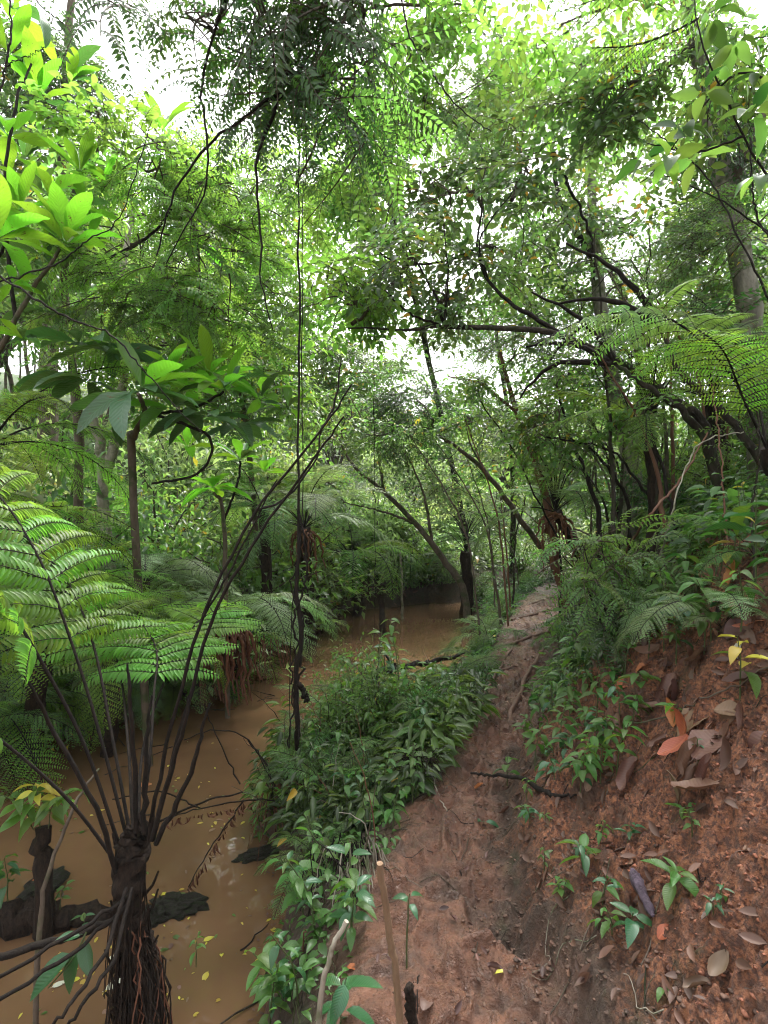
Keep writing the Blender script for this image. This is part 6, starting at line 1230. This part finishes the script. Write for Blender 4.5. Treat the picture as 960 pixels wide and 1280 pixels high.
# ---------------------------------------------------------------- each repeat gets the label that finds it
LANDMARKS = [(372, 700, 3.9, 'the twisted black liana'), (165, 1100, 2.3, 'the black fern trunk in the water'), (285, 775, 6, 'the silvery fern with the brown skirt'), (380, 640, 9, 'the grey-leaved tree fern'), (132, 580, 7, 'the pale forked trunk'),
    (550, 690, 11.2, 'the brown tree leaning over the creek'), (582, 690, 12, 'the fern with the upright stalk tuft'), (690, 680, 8.2, 'the leaning reddish tree'), (814, 590, 5.1, 'the fan of bare black stalks'), (775, 520, 7.3, 'the pale straight trunk'),
    (925, 320, 4.4, 'the thick grey trunk'), (790, 390, 2.9, 'the big lime frond'), (520, 500, 8.4, 'the dark drooping leaf cluster'), (530, 830, 6.6, 'the dead branch over the creek'), (850, 900, 2, 'the curled dead leaves'), (90, 420, 5.6, 'the thin dark trunk'), (478, 770, 10.2, 'the stump in the far creek'), (180, 490, 4.2, 'the broad leathery leaves'), (480, 1140, 1.6, 'the brown stake'), (640, 985, 2.6, 'the black stick on the path'), (620, 410, 4.8, 'the long dark limb')]
NOUN = {'shrubs on the far hillside': 'shrub on the far hillside', 'trees on the slope beyond the path': 'tree on the path-side slope', 'trees on the slope across the creek': 'tree across the creek', 'trees on the far hillside': 'tree on the far hillside',
    'shrubs on the bank across the creek': 'shrub across the creek', 'shrubs on the slope above the path': 'shrub above the path', 'shrubs between creek and path': 'shrub on the creek verge', 'shrubs at the far end of the creek': 'shrub at the creek end',
    'ferns on the creek-side mound': 'mound fern', 'ferns on the shaded slope': 'fern on the shaded slope', 'ferns on the far hillside': 'fern on the far hillside', 'ferns on the bank across the creek': 'fern across the creek', 'seedlings along the bank foot': 'bank-foot seedling', 'saplings on the shaded slope': 'sapling', 'herbs on the creek-side mound': 'mound herb', 'shrubs on the creek-side mound': 'mound shrub'}
TONE = {'leaf_far_pale': 'pale', 'leaf_mid': 'mid-green', 'leaf_under': 'green', 'leaf_dark': 'dark', 'leaf_canopy': 'small-leaved', 'leaf_fern': 'lime', 'leaf_fern_mid': 'green', 'leaf_fern_silver': 'silvery', 'leaf_glossy': 'glossy', 'leaf_herb': 'fresh green', 'leaf_lime': 'lime'}
kids = {}
for o in C.objects:
    if o.parent: kids.setdefault(o.parent, []).append(o)
LANDMARKS += [(805, 1130, 2, 'the purplish pod'), (838, 1110, 2, 'the spreading seedling'), (728, 1090, 2, 'the round-leaved seedling'), (625, 1220, 1.8, 'the yellow leaf on the path'), (925, 880, 2, 'the wispy pale plant'), (700, 935, 2.6, 'the leafy seedling clump'),
    (222, 1136, 3, 'the lumpy rock slab'), (60, 1140, 2.9, 'the mossy log'), (325, 1068, 3.4, 'the flat dark stone'), (134, 1200, 2.6, 'the white bleached leaf'), (510, 1260, 1.7, 'the charred stump'), (545, 975, 3.2, 'the bristly root tuft'), (600, 1030, 2.7, 'the leaf sprig on the path')]
NOUN.update({'dead leaves scattered on the clay bank': 'dead leaf', 'leaves floating on the creek': 'floating leaf', 'large dead leaves on the bank': 'large dead leaf', 'ferns on the lip of the clay bank': 'bank-lip fern', 'seedlings on the lip of the clay bank': 'bank-lip seedling', 'small seedlings on the clay bank': 'small-leaved seedling', 'twigs on the ground': 'dead twig', 'twigs floating on the creek': 'floating twig', 'fine roots on the clay bank': 'fine root', 'dead stems on the creek-side mound': 'bare dead stem'})
TONE.update({'leaf_dead_brown': 'brown', 'leaf_litter': 'dull brown', 'leaf_russet': 'orange', 'leaf_yellow': 'yellow', 'stem_dark': 'black', 'bark_dark': 'dark', 'bark_brown': 'brown', 'twig': 'grey', 'dead_frond_brown': 'rusty', 'bark_pale': 'pale'})
done = {}; gone = []
for o in list(C.objects):
    gname = o.get('group')
    if gname not in NOUN or o.parent: continue
    ch = [c for c in kids.get(o, []) if c.type == 'MESH'] or [o]; body = next((c for c in ch if c.name.split('.')[0] in ('crown', 'foliage', 'frond', 'leaf')), ch[0]); sz = body.matrix_basis.to_scale().x
    z = o.location.z + (body.matrix_local.translation.z if 'tree' in gname else .2 if o.type == 'EMPTY' else 0); y = o.location.y; px = 480 + o.location.x / y * F; py = 640 - (z - 1.6) / y * F
    if y < .5 or not (-60 < px < 1020 and -60 < py < 1340):
        if 'tree' not in gname and (y < .5 or not (-100 < px < 1060 and -60 < py < 1360) or o.type == 'MESH'):      # the photo shows nothing of it
            gone += kids.get(o, []) + [o]
        continue
    lm = min(LANDMARKS, key=lambda l: (l[0] - px) ** 2 + (l[1] - py) ** 2 + (abs(l[2] - y) * 6) ** 2); dx, dy = px - lm[0], py - lm[1]
    far = 'well ' if math.hypot(dx, dy) > 130 else ''
    rel = ('behind' if y > lm[2] else 'in front of') if math.hypot(dx, dy) < 30 else (far + ('left of' if dx < 0 else 'right of') if abs(dx) > abs(dy) else far + ('above' if dy < 0 else 'below'))
    if 'tree' in gname: sw = 'small' if sz < .78 else ('large' if sz > .95 else '')
    elif 'small seedlings' in gname: sw = 'low' if sz < .045 else 'taller'
    elif gname.startswith(('seed', 'herb')): sw = 'small' if sz < .08 else 'tall'
    elif o.type == 'MESH': sw = '' if 'large' in gname else '' if 'twig' in gname or 'root' in gname else ('tiny' if sz < (.028 if 'float' in gname else .055) else 'small')
    elif 'sapling' in gname: sw = 'leafy thin' if any(c.name.startswith('leafy') for c in ch) else 'bare thin'
    elif 'stem' in gname: sw = ''
    else: sw = 'small' if sz < .7 else ('large' if sz > 1.25 else '')
    tone = TONE.get(body.data.materials[0].name, 'dark') if 'sapling' not in gname else ('reddish' if 'reddish' in ch[0].data.materials[0].name else 'dark')
    if 'stem' in gname: tone = TONE.get(ch[0].data.materials[0].name, 'dark')
    done.setdefault(' '.join(f"{sw} {tone} {NOUN[gname]}, {rel} {lm[3]}".split()), []).append((y, px, o))
for o in gone: bpy.data.objects.remove(o)
for lab, os_ in done.items():
    n = len(os_)
    if n > 1: os_.sort(key=lambda t_: t_[0])
    for k, (y, px, o) in enumerate(os_):
        if n == 1: pre = ''
        elif n == 2: pre = ('nearer ', 'farther ')[k]
        elif n == 3: pre = ('nearest ', 'middle ', 'farthest ')[k]
        elif n <= 6: pre = ('nearest ', 'second nearest ', 'third nearest ', 'fourth nearest ', 'fifth nearest ', 'farthest ')[k if k < n - 1 else 5]
        else: pre = ''
        l2 = pre + lab
        if len(l2.split()) > 16: l2 = l2.replace('second ', 'next-').replace('well ', '', 1)
        o['label'] = l2 if len(l2.split()) <= 16 else lab

# ---------------------------------------------------------------- humid air
mb = MB(); x0, x1, y0, y1, z0, z1 = -90, 90, -30, 110, -3.5, 34
mb.add([(x0, y0, z0), (x1, y0, z0), (x1, y1, z0), (x0, y1, z0), (x0, y0, z1), (x1, y0, z1), (x1, y1, z1), (x0, y1, z1)], [(0, 3, 2, 1), (4, 5, 6, 7), (0, 1, 5, 4), (1, 2, 6, 5), (2, 3, 7, 6), (3, 0, 4, 7)])
m, nt, N, L = newmat('humid_air'); pv = N.new('ShaderNodeVolumePrincipled'); pv.inputs['Color'].default_value = (.95, .97, 1, 1); pv.inputs['Density'].default_value = .0008
out = N.new('ShaderNodeOutputMaterial'); L.new(pv.outputs[0], out.inputs['Volume']); hz = tag(put('haze', mb.mesh('haze', m, False)), 'thin pale haze hanging in the humid forest air', 'haze', kind='stuff')
